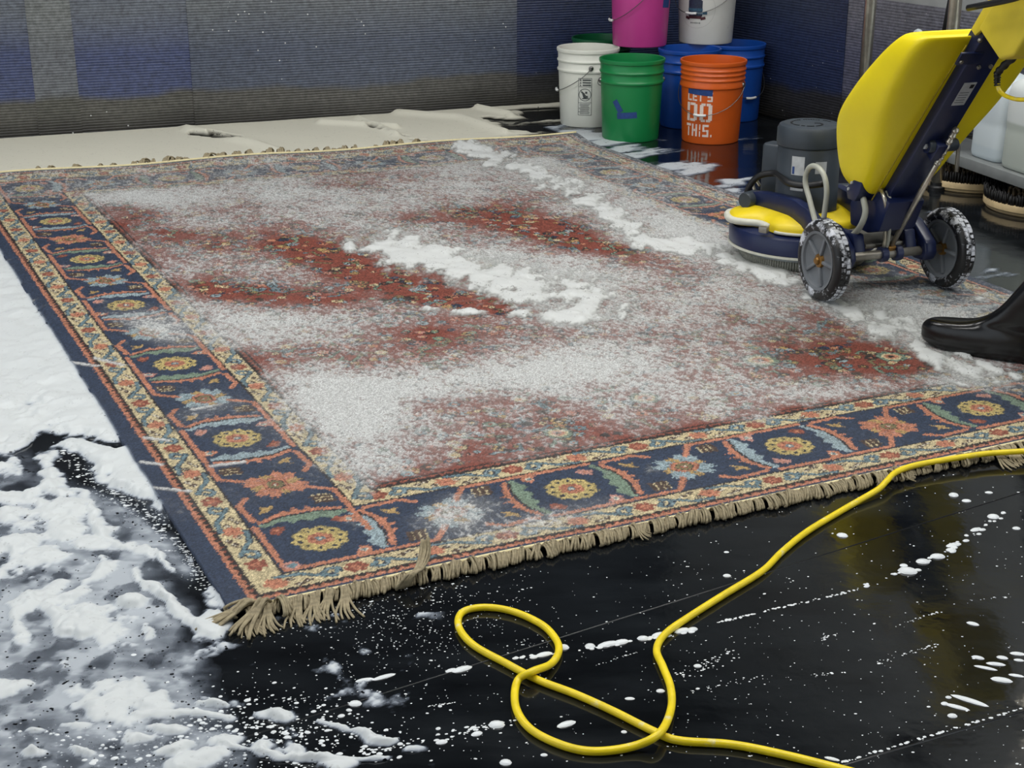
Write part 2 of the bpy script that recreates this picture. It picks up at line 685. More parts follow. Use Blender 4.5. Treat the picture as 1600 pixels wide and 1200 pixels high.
def pt_poly(pts, c):
    u = [p[0] for p in pts]
    v = [p[1] for p in pts]
    W = window(min(u), max(u), min(v), max(v))
    if W:
        canvas[W[0]][inpoly(W[1] + 1e-5, W[2] + 1e-5, pts)] = K[c]


UC0, UC1, VC0, VC1 = 0.225, 2.447, 0.21, 3.626


def pt_ring(k, c):
    pt_poly([(UC0 - k, VC0 - k), (UC1 + k, VC0 - k), (UC1 + k, VC1 + k), (UC0 - k, VC1 + k)], c)


canvas[:] = K['navy']
for k, c in ((.198, 'salmon'), (.187, 'red'), (.181, 'dark'), (.176, 'cream'), (.117, 'dark'), (.111, 'navy'), (-.110, 'dark'), (-.115, 'cream'),
             (-.170, 'dark'), (-.176, 'red'), (-.190, 'dark'), (-.196, 'rust')):
    pt_ring(k, c)


def side_maps():
    # origin, along, inward, length, n cells
    return [((UC0, VC0), (1, 0), (0, 1), UC1 - UC0, 4), ((UC0, VC1), (0, -1), (1, 0), VC1 - VC0, 6),
            ((UC1, VC1), (-1, 0), (0, -1), UC1 - UC0, 4), ((UC1, VC0), (0, 1), (-1, 0), VC1 - VC0, 6)]


def rosette(c, r=.054):
    n = 10
    for k in range(n):
        a = 2 * math.pi * k / n
        p = (c[0] + r * .74 * math.cos(a), c[1] + r * .74 * math.sin(a))
        pt_disc(p, r * .31, 'olive')
    for k in range(n):
        a = 2 * math.pi * k / n
        p = (c[0] + r * .74 * math.cos(a), c[1] + r * .74 * math.sin(a))
        pt_disc(p, r * .275, 'yellow')
    pt_disc(c, r * .62, 'yellow')
    for k in range(n):
        a = 2 * math.pi * k / n
        pt_disc((c[0] + r * .76 * math.cos(a), c[1] + r * .76 * math.sin(a)), r * .095, 'deep')
    for k in range(6):
        a = 2 * math.pi * k / 6 + .3
        pt_disc((c[0] + r * .3 * math.cos(a), c[1] + r * .3 * math.sin(a)), r * .21, 'salmon')
    for k in range(6):
        a = 2 * math.pi * k / 6 + .3 + math.pi / 6
        pt_line([c, (c[0] + r * .48 * math.cos(a), c[1] + r * .48 * math.sin(a))], .0022, 'red')
    pt_disc(c, r * .17, 'steel')
    pt_disc(c, r * .09, 'ivory')


def palmette(c, S, red=False):
    c1, c2 = ('salmon', 'pink') if red else ('sky', 'steel')
    for k in range(12):
        a = 2 * math.pi * k / 12 + .2
        L = (.072 if k % 3 else .058)
        ca, sa = math.cos(a), math.sin(a)
        f = lambda r, t: S(c[0] + r * ca - t * sa, c[1] + r * sa + t * ca)
        pt_poly([f(.018, -.008), f(L * .6, -.0155), f(L, -.006), f(L * .86, 0), f(L, .006), f(L * .6, .0155), f(.018, .008)], 'gold' if k % 3 == 0 else c1)
        pt_line([f(.03, 0), f(L * .7, 0)], .0016, c2)
    hexa = lambda r: [S(c[0] + r * math.cos(math.pi / 3 * k), c[1] + r * .82 * math.sin(math.pi / 3 * k)) for k in range(6)]
    pt_poly(hexa(.038), 'red')
    pt_poly(hexa(.034), 'salmon')
    pt_poly(hexa(.025), 'dark')
    pt_poly(hexa(.022), 'olive')
    pt_disc(S(*c), .008, 'red')
    pt_disc(S(*c), .004, 'ivory')


def cell(S, P, first, last, var):
    """one repeat: leaf, palmette, leaf between the rosette at s=0 and the one at s=P"""
    h = P / 2
    for sg, off in ((1, 0), (-1, P)):
        q = lambda s, t: S(off + sg * s, sg * t)
        leafc = 'green' if (var + (sg < 0)) % 2 else 'sky'
        leaf = [(.098, .085), (.118, .040), (.116, -.03), (.100, -.082)]
        inner = [(.098, .085), (.104, .04), (.088, .026), (.098, .004), (.082, -.012), (.094, -.034), (.078, -.05), (.086, -.07), (.100, -.086)]
        pt_poly([q(*p) for p in leaf] + [q(*p) for p in reversed(inner)], leafc)
        pt_line([q(*p) for p in leaf], .009, leafc)
        pt_line([q(s + .0075, t) for s, t in leaf], .0024, 'dark')
        pt_line([q(s + .019, t) for s, t in leaf], .0068, 'salmon')
        for s, t in ((.141, .03), (.145, .005), (.142, -.022)):
            pt_poly([q(s - .012, t + .012), q(s + .016, t), q(s - .012, t - .012)], 'salmon')
        # bounding lines
        pt_line([q(0, .1025), q(.095, .1025)], .0065, 'salmon')
        pt_line([q(0, -.1025), q(h * .74, -.1025), q(h * .88, -.05)], .0065, 'salmon')
        pt_line([q(.128, .096), q(h * .73, .1025), q(h * .84, .08)], .0065, 'salmon')
        # yellow feather and brown comb
        pt_poly([q(.155, .078), q(.172, .066), q(.190, .068), q(.178, .052), (q(.188, .038)), q(.168, .046), q(.158, .058)], 'gold')
        for e in range(3):
            pt_line([q(.158 + e * .014, -.085), q(.164 + e * .014, -.050)], .0058, 'brown')
            pt_line([q(.165 + e * .014, -.085), q(.171 + e * .014, -.050)], .0016, 'cream')
        # small flowers beside the rosette
        fc = ('red', 'pink')[var % 2]
        pt_poly([q(.060, .084), q(.086, .070), q(.078, .046), q(.060, .056), q(.046, .070)], fc)
        pt_disc(q(.068, .066), .0045, 'salmon')
        pt_poly([q(.040, -.096), q(.058, -.060), q(.078, -.076), q(.074, -.096)], ('salmon', 'pink')[var % 2])
        pt_disc(q(.060, -.081), .008, 'ivory')
        pt_disc(q(.060, -.081), .005, 'steel')
    palmette((h, 0), S, red=(var % 4 == 2))


def guard(o, e, n_, L, t, ph):
    S = lambda s, tt_: (o[0] + e[0] * s + n_[0] * tt_, o[1] + e[1] * s + n_[1] * tt_)
    per = .314
    ext = .15 if t < 0 else .0
    for k in range(-1, int(L / per) + 3):
        s0 = k * per + ph
        for j, fl_ in ((0, 0), (.157, 1)):
            s = s0 + j
            if -ext - .01 < s < L + ext + .01:
                for a in range(6):
                    pt_disc(S(s + .0165 * math.cos(a * 1.047), t + .0145 * math.sin(a * 1.047)), .0085, 'salmon' if fl_ else 'red')
                pt_disc(S(s, t), .0095, 'salmon')
                pt_disc(S(s, t), .004, 'red')
        for sg in (-1, 1):
            # scroll: curl then a long diagonal stem
            cx = s0 + sg * .045
            pts = [(cx + .0175 * math.cos(a) * sg, t + sg * .0165 * math.sin(a)) for a in np.linspace(-2.6, 1.5, 12)]
            pts = [(cx - sg * .004, t + sg * .004)] + pts
            pts += [(s0 + sg * .085, t - sg * .004), (s0 + sg * .105, t - sg * .019), (s0 + sg * .150, t - sg * .0235)]
            if min(p[0] for p in pts) < -ext - .02 or max(p[0] for p in pts) > L + ext + .02:
                continue
            P_ = [S(*p) for p in pts]
            pt_line(P_, .0068, 'deep')
            pt_line(P_, .0046, 'steel')
            pt_line(P_[3:8], .0018, 'sky')
            for (a, b) in ((.098, .012), (.128, -.004), (.118, .020)):
                c = (s0 + sg * a, t + sg * b)
                pt_poly([S(c[0] - .012, c[1]), S(c[0], c[1] + .008), S(c[0] + .013, c[1]), S(c[0], c[1] - .008)], 'brown')
                pt_line([S(c[0] - .008, c[1] - .004), S(c[0] + .008, c[1] + .003)], .0012, 'ivory')


for si, (o, e, n_, L, nc) in enumerate(side_maps()):
    sgn = 1
    S0 = lambda s, t: (o[0] + e[0] * s + n_[0] * t, o[1] + e[1] * s + n_[1] * t)
    # guards (clip by repainting is not needed: they stay on their own bands)
    guard(o, e, n_, L, -.146, .02)
    guard((o[0] + e[0] * .143 + n_[0] * 0, o[1] + e[1] * .143), e, n_, L - .286, .143, .03)
    # zigzag edgings
    k = 0
    s = -.19
    while s < L + .19:
        pt_poly([S0(s, -.181), S0(s + .011, -.193), S0(s + .022, -.181)], 'dark')
        if .17 < s < L - .17:
            pt_poly([S0(s, .176), S0(s + .011, .187), S0(s + .022, .176)], 'dark')
        s += .022
    P = L / nc
    for c in range(nc):
        Sc = lambda s, t, c=c: (o[0] + e[0] * (s + c * P) + n_[0] * t, o[1] + e[1] * (s + c * P) + n_[1] * t)
        cell(Sc, P, c == 0, c == nc - 1, c + si)
for si, (o, e, n_, L, nc) in enumerate(side_maps()):
    for c in range(nc):
        rosette((o[0] + e[0] * L / nc * c, o[1] + e[1] * L / nc * c))
# corner brackets of the main border
for (cu, cv, su, sv) in ((UC0, VC0, 1, 1), (UC1, VC0, -1, 1), (UC0, VC1, 1, -1), (UC1, VC1, -1, -1)):
    pt_line([(cu + su * .1, cv - sv * .1025), (cu - su * .1025, cv - sv * .1025), (cu - su * .1025, cv + sv * .1)], .0065, 'salmon')
    pt_disc((cu - su * .088, cv - sv * .088), .017, 'pink')
    pt_disc((cu - su * .088, cv - sv * .088), .010, 'steel')

# field of small flowers on vines
fr = random.Random(5)
FU0, FU1, FV0, FV1 = UC0 + .215, UC1 - .215, VC0 + .215, VC1 - .215
for _ in range(620):
    u, v = fr.uniform(FU0, FU1), fr.uniform(FV0, FV1)
    a = fr.choice((0.75, -0.75, 2.35, -2.35, 0, 1.57)) + fr.uniform(-.2, .2)
    L = fr.uniform(.03, .075)
    p = [(u, v), (u + L * math.cos(a), v + L * math.sin(a))]
    b = a + fr.choice((-1.4, 1.4))
    p.append((p[1][0] + L * .5 * math.cos(b), p[1][1] + L * .5 * math.sin(b)))
    if all(FU0 < x < FU1 and FV0 < y < FV1 for x, y in p):
        pt_line(p, .0062, 'dark')
        pt_line(p, .0042, fr.choice(('steel', 'green', 'steel', 'olive')))
for _ in range(3600):
    u, v = fr.uniform(FU0, FU1), fr.uniform(FV0, FV1)
    r = fr.uniform(.007, .016)
    c = fr.choice(('cream', 'gold', 'steel', 'pink', 'navy', 'olive', 'green', 'sky', 'brown', 'brown', 'salmon', 'dark'))
    n = fr.choice((4, 6, 6, 8))
    for k in range(n):
        a = k * 2 * math.pi / n
        pt_disc((u + r * .72 * math.cos(a), v + r * .72 * math.sin(a)), r * .52, 'dark')
    for k in range(n):
        a = k * 2 * math.pi / n
        pt_disc((u + r * .72 * math.cos(a), v + r * .72 * math.sin(a)), r * .38, c)
    pt_disc((u, v), r * .42, fr.choice(('red', 'dark', 'salmon', 'gold')))
for (u, v, r) in ((1.62, .74, .05), (1.33, 1.95, .11), (0.9, .5, .035), (1.95, .62, .04), (1.2, .62, .04)):
    for k in range(10):
        a = k * .628
        pt_disc((u + r * .7 * math.cos(a), v + r * .7 * math.sin(a)), r * .36, 'dark')
        pt_disc((u + r * .7 * math.cos(a), v + r * .7 * math.sin(a)), r * .29, 'green')
    pt_disc((u, v), r * .66, 'cream')
    pt_disc((u, v), r * .45, 'salmon')
    pt_disc((u, v), r * .2, 'dark')

# ---- pile surface: one vertex per group of knots, finer near the camera
us = np.linspace(-.016, LU, 824)
vv = [0.0]
while vv[-1] < LV:
    v = vv[-1]
    vv.append(v + 0.0031 + 0.0042 * min(1.0, max(0.0, (v - 0.5) / 2.2)))
vv[-1] = LV
vsr = np.array(vv)
UU, VV = np.meshgrid(us, vsr)
X, Y = rug_xy(UU, VV)
Z = rug_z(UU, VV)
edge = np.minimum(np.minimum(UU, LU - UU), np.minimum(VV, LV - VV))
# small waviness of the selvedges
X = X - 0.006 * (vn(VV * 2, VV * 0, 3) - .5) * np.exp(-UU / .1)
NR, NC = UU.shape
r1 = RNG.random((NR, NC)).astype(np.float32)
r2 = RNG.random((NR, NC)).astype(np.float32)
knot = canvas[np.clip((VV / CS + RNG.normal(0, .55, (NR, NC))).round().astype(int), 0, CV - 1),
              np.clip((UU / CS + RNG.normal(0, .55, (NR, NC))).round().astype(int), 0, CU - 1)]
PX, PY = proj(X, Y, Z)

# ---- soap film worked into the pile: where suds lie (photo pixels projected onto the rug)
n1 = fbm(UU * 3.2, VV * 3.2, 5, 21)
n2 = fbm(UU * 9 + VV * 3, VV * 7, 5, 31)
n3 = fbm((UU * .55 + VV * .83) * 5, (UU * .83 - VV * .55) * 26, 4, 41)
dfield = np.minimum(np.minimum(np.minimum(UU - UC0, VV - VC0), UC1 + .09 - UU), VC1 + .02 - VV) - .165 + (fbm(UU * 6, VV * 6, 4, 23) - .5) * .16
field = sst(-.03, .05, dfield)
film = .05 + .32 * field
for (cx, cy, rx, ry, an, va) in (
        (545, 640, 90, 46, -8, .80), (620, 605, 170, 30, -6, .36), (400, 512, 150, 26, 4, .42), (250, 505, 70, 22, 10, .25), (880, 575, 150, 34, -6, .40),
        (1000, 620, 140, 30, -12, .20), (300, 300, 230, 40, -2, .22), (560, 310, 260, 40, 0, .12), (750, 250, 170, 26, 6, .18),
        (715, 800, 58, 30, -10, .62), (840, 818, 110, 18, -12, .42), (620, 700, 90, 26, -20, .12),
        (320, 640, 60, 10, -12, .18), (250, 520, 60, 16, 20, .35), (150, 300, 120, 18, 10, .25),
        (880, 280, 100, 30, 25, .25), (1080, 360, 130, 22, 20, .28), (990, 250, 160, 26, 22, .04), (1420, 470, 150, 34, 20, .42), (1550, 500, 90, 60, 20, .32),
        (1530, 600, 90, 14, 5, .40), (1180, 470, 170, 30, 10, .10), (1100, 560, 180, 26, -8, .12), (620, 400, 50, 14, 8, .2), (900, 440, 150, 44, 10, .38), (760, 400, 140, 22, 8, .3), (1090, 392, 130, 20, 10, .35), (1400, 515, 130, 26, 24, .4),
        # worn clear of suds
        (510, 395, 100, 30, 14, -.52), (640, 450, 110, 20, 16, -.62), (760, 478, 60, 10, 8, -.5), (905, 378, 110, 17, 12, -.58), (800, 345, 130, 22, 6, -.38),
        (380, 455, 80, 20, 10, -.30), (1345, 560, 120, 30, 8, -.62), (1290, 505, 60, 12, 20, -.40), (1250, 575, 90, 20, -4, -.22), (700, 520, 110, 14, -4, -.18),
        (840, 742, 170, 18, -13, -.30), (620, 755, 90, 16, -16, -.22), (1100, 680, 160, 20, -14, -.22), (330, 455, 40, 12, 20, -.2), (200, 330, 70, 24, 20, -.2),
        (720, 640, 120, 12, -4, -.12), (1160, 380, 30, 14, 10, -.35), (470, 460, 160, 14, 3, -.15)):
    film = film + va * blob(PX, PY, cx, cy, rx, ry, an)
film = film + (n1 - .5) * .62 * (.2 + .8 * field) + (n2 - .5) * .42 * (.35 + .65 * field) + (n3 - .5) * .2 * field
# right-hand border lies under an even veil
veil = (UU > UC1 - .28) * sst(2.0, 2.6, VV)
film = np.maximum(film, veil * (.34 + .30 * (n2 - .5) + .25 * (n3 - .5)))
film = np.maximum(film, sst(3.25, 3.55, VV) * (.34 + .35 * (n2 - .5)))
film = np.clip(film, 0.0, 1)
# a few dry suds scratches on the left border
for pts in (((110, 566), (190, 578)), ((150, 560), (205, 574)), ((228, 684), (262, 688)), ((222, 722), (252, 726)), ((330, 728), (380, 722)), ((240, 762), (296, 768)),
            ((585, 640), (660, 622)), ((300, 640), (345, 632))):
    film = np.maximum(film, .8 * np.exp(-(dpoly(PX, PY, pts, 2.2) / 5) ** 2) * (n2 > .38))
# speckle: bubbles catch between tufts
cs = vn(UU * 150, VV * 105, 62)
cs2 = vn(UU * 70 + VV * 8, VV * 44, 64)
sp = .5 + 1.5 * (.22 * (r1 - .5) + .52 * (cs - .5) + .26 * (cs2 - .5))
mixf = np.clip(.55 * film + .62 * sst(-.30, .34, film + sp - 1.02) * sst(.02, .3, film) - .05, 0, 1)
tone = 0.42 + 0.70 * r2
fleck = 0.5 + 0.5 * vn(UU * 120, VV * 120, 61)
base = knot * tone[..., None] * (0.72 + 0.5 * fleck)[..., None]
mud = (np.clip(film, 0, .8) * .62)[..., None]                      # grey wash water standing between the tufts
base = base * (1 - mud) + np.array([.105, .098, .088], np.float32) * (.55 + .7 * r2)[..., None] * mud
grey = np.stack([0.54 + 0 * UU, 0.553 + 0 * UU, 0.545 + 0 * UU], -1) * (0.66 + 0.5 * r1)[..., None]
colr = base * (1 - mixf[..., None]) + grey * mixf[..., None]
zz = Z + (r1 - .5) * .0022 * sst(0, .02, edge) + mixf * .0012
co = np.stack([X, Y, zz], -1).reshape(-1, 3)
q = grid_quads(NR, NC)
# skirt down to the floor
ring = np.concatenate([np.arange(NC), np.arange(1, NR) * NC + NC - 1, (NR - 1) * NC + np.arange(NC - 2, -1, -1), np.arange(NR - 2, 0, -1) * NC])
sk = co[ring].copy()
sk[:, 2] = np.where(sk[:, 2] > .025, sk[:, 2] - .012, 0.0005)
b0 = len(co)
i = np.arange(len(ring))
j = (i + 1) % len(ring)
q = np.concatenate([q, np.stack([ring[j], ring[i], b0 + i, b0 + j], 1)])
co2 = np.concatenate([co, sk])
cc = np.concatenate([colr.reshape(-1, 3), colr.reshape(-1, 3)[ring] * .7])
rug = thing('area_rug', 'hand-knotted rug with navy flower border, rust field and beige fringe, covered in suds', 'rug', (0, 0, 0))
me = np_mesh('pile', co2, q)
at = me.color_attributes.new('knot_colour', 'FLOAT_COLOR', 'POINT')
at.data.foreach_set('color', np.concatenate([cc, np.ones((len(cc), 1))], 1).astype(np.float32).ravel())
mp_ = bpy.data.materials.new('wool_pile')
mp_.use_nodes = True
nt = mp_.node_tree
b = nt.nodes['Principled BSDF']
b.inputs['Roughness'].default_value = 0.62
b.inputs['Specular IOR Level'].default_value = 0.35
va = nt.nodes.new('ShaderNodeVertexColor')
va.layer_name = 'knot_colour'
tcn = nt.nodes.new('ShaderNodeTexCoord')
nn = nt.nodes.new('ShaderNodeTexNoise')
nn.inputs['Scale'].default_value = 420
nn.inputs['Detail'].default_value = 2
nt.links.new(tcn.outputs['Object'], nn.inputs['Vector'])
mr = nt.nodes.new('ShaderNodeMapRange')
mr.inputs['From Min'].default_value = .3
mr.inputs['From Max'].default_value = .7
mr.inputs['To Min'].default_value = .62
mr.inputs['To Max'].default_value = 1.35
nt.links.new(nn.outputs['Fac'], mr.inputs['Value'])
mm = nt.nodes.new('ShaderNodeMixRGB')
mm.blend_type = 'MULTIPLY'
mm.inputs['Fac'].default_value = 1
nt.links.new(va.outputs['Color'], mm.inputs['Color1'])
nt.links.new(mr.outputs['Result'], mm.inputs['Color2'])
nt.links.new(mm.outputs['Color'], b.inputs['Base Color'])
pile = link('pile', me, mp_, rug)

# ---- binding cords along both ends
m_cord = mat('cotton_binding', (226, 214, 168), rough=0.7, var=.1, scale=120)
NE = 60


def near_edge(u):
    """(x, y, z) on the near end of the rug; the edge wanders a little"""
    v = 0.0
    x, y = rug_xy(u, v)
    return np.array([x, y, float(rug_z(np.array(u), np.array(v)))])


pe = [near_edge(u) + np.array([0, -.003, -.001]) for u in np.linspace(0.06, LU, NE)]
tube_obj('binding_cord', pe, .0042, m_cord, rug, 8, 2)
fe = []
for u in np.linspace(0, LU, NE):
    x, y = rug_xy(u, LV)
    fe.append((x, y, float(rug_z(np.array(u), np.array(LV))) + .002))
tube_obj('binding_cord', fe, .005, m_cord, rug, 8, 2)

# ---- fringe tassels
m_fringe = mat('fringe_wool', (150, 139, 112), rough=0.85, var=.25, scale=160, bump=.6)
tr = random.Random(9)


def strand(pts, r=.0019, seg=5, n=4):
    return tube(pts, r, seg, n)


def tassel_mesh(i, kind):
    P = []
    if kind == 'loop':                                   # short knotted bunch curling under
        for k in range(5):
            a = (k - 2) * .0024 + tr.uniform(-.0006, .0006)
            h = .017 + tr.uniform(-.003, .003)
            l = .034 + tr.uniform(-.005, .006)
            le = -.010 + tr.uniform(-.003, .003)
            P.append(strand([(a, .002, .009), (a * .8 + le * .2, -.010, h), (a + le * .6, -l * .7, h * .9), (a * 1.3 + le, -l, h * .45), (a * 1.2 + le * .9, -l * .85, .003)], .0023))
        # wrapped knot
        P.append(strand([(-.004, -.006, .010), (0, -.008, h + .002), (.0045, -.006, .010)], .0028))
    elif kind == 'loose':                                # long splayed yarn lying on the floor
        L = tr.uniform(.06, .085)
        for k in range(8):
            a = (k - 3.5) * .0016
            sp_ = (k - 3.5) * .0018 + tr.uniform(-.004, .004)
            lean = -.012
            P.append(strand([(a, .002, .010), (a * .8, -.014, .019 + tr.uniform(-.003, .003)), (a + lean * .4, -L * .4, .012), (a + sp_ + lean, -L * .75, .005), (a + sp_ * 1.7 + lean, -L * (1 + tr.uniform(-.12, .1)), .0022)],
                            lambda t: .0030 * (1 - .4 * t)))
    else:                                                # tuft thrown back over the edge
        for k in range(8):
            a = (k - 3.5) * .0022
            P.append(strand([(a - .03, -.030, .004), (a - .018, -.032, .018 + tr.uniform(0, .006)), (a * .8, -.020, .022), (a + .018, .004, .030 + tr.uniform(-.004, .004)), (a * .7 + .026, .020, .046 + tr.uniform(-.004, .004))],
                            lambda t: .0024 * (1 - .35 * t)))
    me_ = join_meshes('tassel', P)
    me_.materials.append(m_fringe)
    return me_


loops = [tassel_mesh(i, 'loop') for i in range(7)]
looses = [tassel_mesh(i, 'loose') for i in range(5)]
tufts = [tassel_mesh(i, 'tuft') for i in range(2)]
ang_e = math.atan2(RB[1] - RA[1], RB[0] - RA[0])
u = 0.012
while u < LU - .01:
    p = near_edge(u)
    if u < .055 or .075 < u < .20 and tr.random() < .62 or 1.70 < u < 1.80 and tr.random() < .3:
        me_ = tr.choice(looses)
    else:
        me_ = tr.choice(loops)
    o_ = link('tassel', me_, None, rug, (p[0], p[1] - .004, 0), (0, 0, ang_e + tr.uniform(-.28, .22)))
    s_ = tr.uniform(.85, 1.18)
    o_.scale = (s_, s_, s_ * tr.uniform(.85, 1.1))
    u += .0118 * tr.uniform(.85, 1.15)
for uu, a_, me_ in ((.335, .0, tufts[0]), (.05, -.5, loops[1]), (.03, -1.1, looses[0]), (.035, -1.35, loops[2]), (.05, -.6, looses[2]), (.02, -.9, loops[4]), (.075, .3, loops[5]), (.80, .5, looses[3]), (1.45, .8, looses[1])):
    p = near_edge(uu)
    o_ = link('tassel', me_, None, rug, (p[0], p[1] - .006, .004), (0, 0, ang_e + a_))
    o_.scale = (1.35, 1.35, 1.3) if uu < .5 else (.8, .62, .9)
u = .3
while u < 2.0:
    x, y = rug_xy(u, LV)
    z = float(rug_z(np.array(u), np.array(LV)))
    o_ = link('tassel', tr.choice(loops), None, rug, (x, y + .004, z - .012), (0, 0, math.pi + ang_e - .07 + tr.uniform(-.4, .4)))
    s_ = tr.uniform(.9, 1.5)
    o_.scale = (s_ * 1.4, s_, s_ * 1.1)
    u += tr.choice((.02, .03, .05, .09)) * (1 if .5 < u < 1.8 else 2)


# ================================================================== foam
def foam_material(name, rgb, film_rgb, bubble=260.0, rough=.45):
    """suds: opaque where thick, a milky veil where thin (attribute 'dens'), with small open bubbles"""
    m = bpy.data.materials.new(name)
    m.use_nodes = True
    nt = m.node_tree
    b = nt.nodes['Principled BSDF']
    b.inputs['Roughness'].default_value = rough
    b.inputs['Specular IOR Level'].default_value = 0.35
    at_ = nt.nodes.new('ShaderNodeAttribute')
    at_.attribute_name = 'dens'
    tc = nt.nodes.new('ShaderNodeTexCoord')
    vo = nt.nodes.new('ShaderNodeTexVoronoi')
    vo.inputs['Scale'].default_value = bubble
    nt.links.new(tc.outputs['Object'], vo.inputs['Vector'])
    no = nt.nodes.new('ShaderNodeTexNoise')
    no.inputs['Scale'].default_value = 38
    no.inputs['Detail'].default_value = 5
    nt.links.new(tc.outputs['Object'], no.inputs['Vector'])
    # open bubbles only in some patches
    su = nt.nodes.new('ShaderNodeMath')
    su.operation = 'MULTIPLY_ADD'
    nt.links.new(no.outputs['Fac'], su.inputs[0])
    su.inputs[1].default_value = 2.2
    su.inputs[2].default_value = -0.98
    gt = nt.nodes.new('ShaderNodeMath')
    gt.operation = 'LESS_THAN'
    nt.links.new(vo.outputs['Distance'], gt.inputs[0])
    mul = nt.nodes.new('ShaderNodeMath')
    mul.operation = 'MULTIPLY'
    nt.links.new(su.outputs[0], mul.inputs[0])
    mul.inputs[1].default_value = 0.75
    nt.links.new(mul.outputs[0], gt.inputs[1])
    cr = nt.nodes.new('ShaderNodeMixRGB')
    nt.links.new(at_.outputs['Fac'], cr.inputs['Fac'])
    cr.inputs['Color1'].default_value = (*lin(film_rgb), 1)
    cr.inputs['Color2'].default_value = (*lin(rgb), 1)
    nt.links.new(cr.outputs['Color'], b.inputs['Base Color'])
    # alpha
    hole = nt.nodes.new('ShaderNodeMath')
    hole.operation = 'MULTIPLY_ADD'
    nt.links.new(gt.outputs[0], hole.inputs[0])
    hole.inputs[1].default_value = -0.45
    nt.links.new(at_.outputs['Fac'], hole.inputs[2])
    rp = nt.nodes.new('ShaderNodeMapRange')
    rp.inputs['From Min'].default_value = 0.0
    rp.inputs['From Max'].default_value = 0.62
    nt.links.new(hole.outputs[0], rp.inputs['Value'])
    nt.links.new(rp.outputs['Result'], b.inputs['Alpha'])
    return m


m_suds = foam_material('white_suds', (208, 213, 214), (140, 154, 174), 105.0)
m_cream = foam_material('settled_cream_foam', (218, 216, 200), (120, 118, 108), 60.0, .6)
m_rugfoam = foam_material('rug_suds', (212, 215, 214), (190, 192, 188), 150.0)


def foam_obj(name, label, X, Y, Z, dens, thr, m):
    NR_, NC_ = X.shape
    co_ = np.stack([X, Y, Z], -1).reshape(-1, 3)
    q_ = grid_quads(NR_, NC_, dens > thr)
    co_, q_, d_ = compact(co_, q_, dens.reshape(-1))
    me_ = np_mesh(name, co_, q_)
    a_ = me_.attributes.new('dens', 'FLOAT', 'POINT')
    a_.data.foreach_set('value', np.clip(d_, 0, 1).astype(np.float32))
    o_ = link(name, me_, m)
    return tag(o_, label, 'foam', kind='stuff')


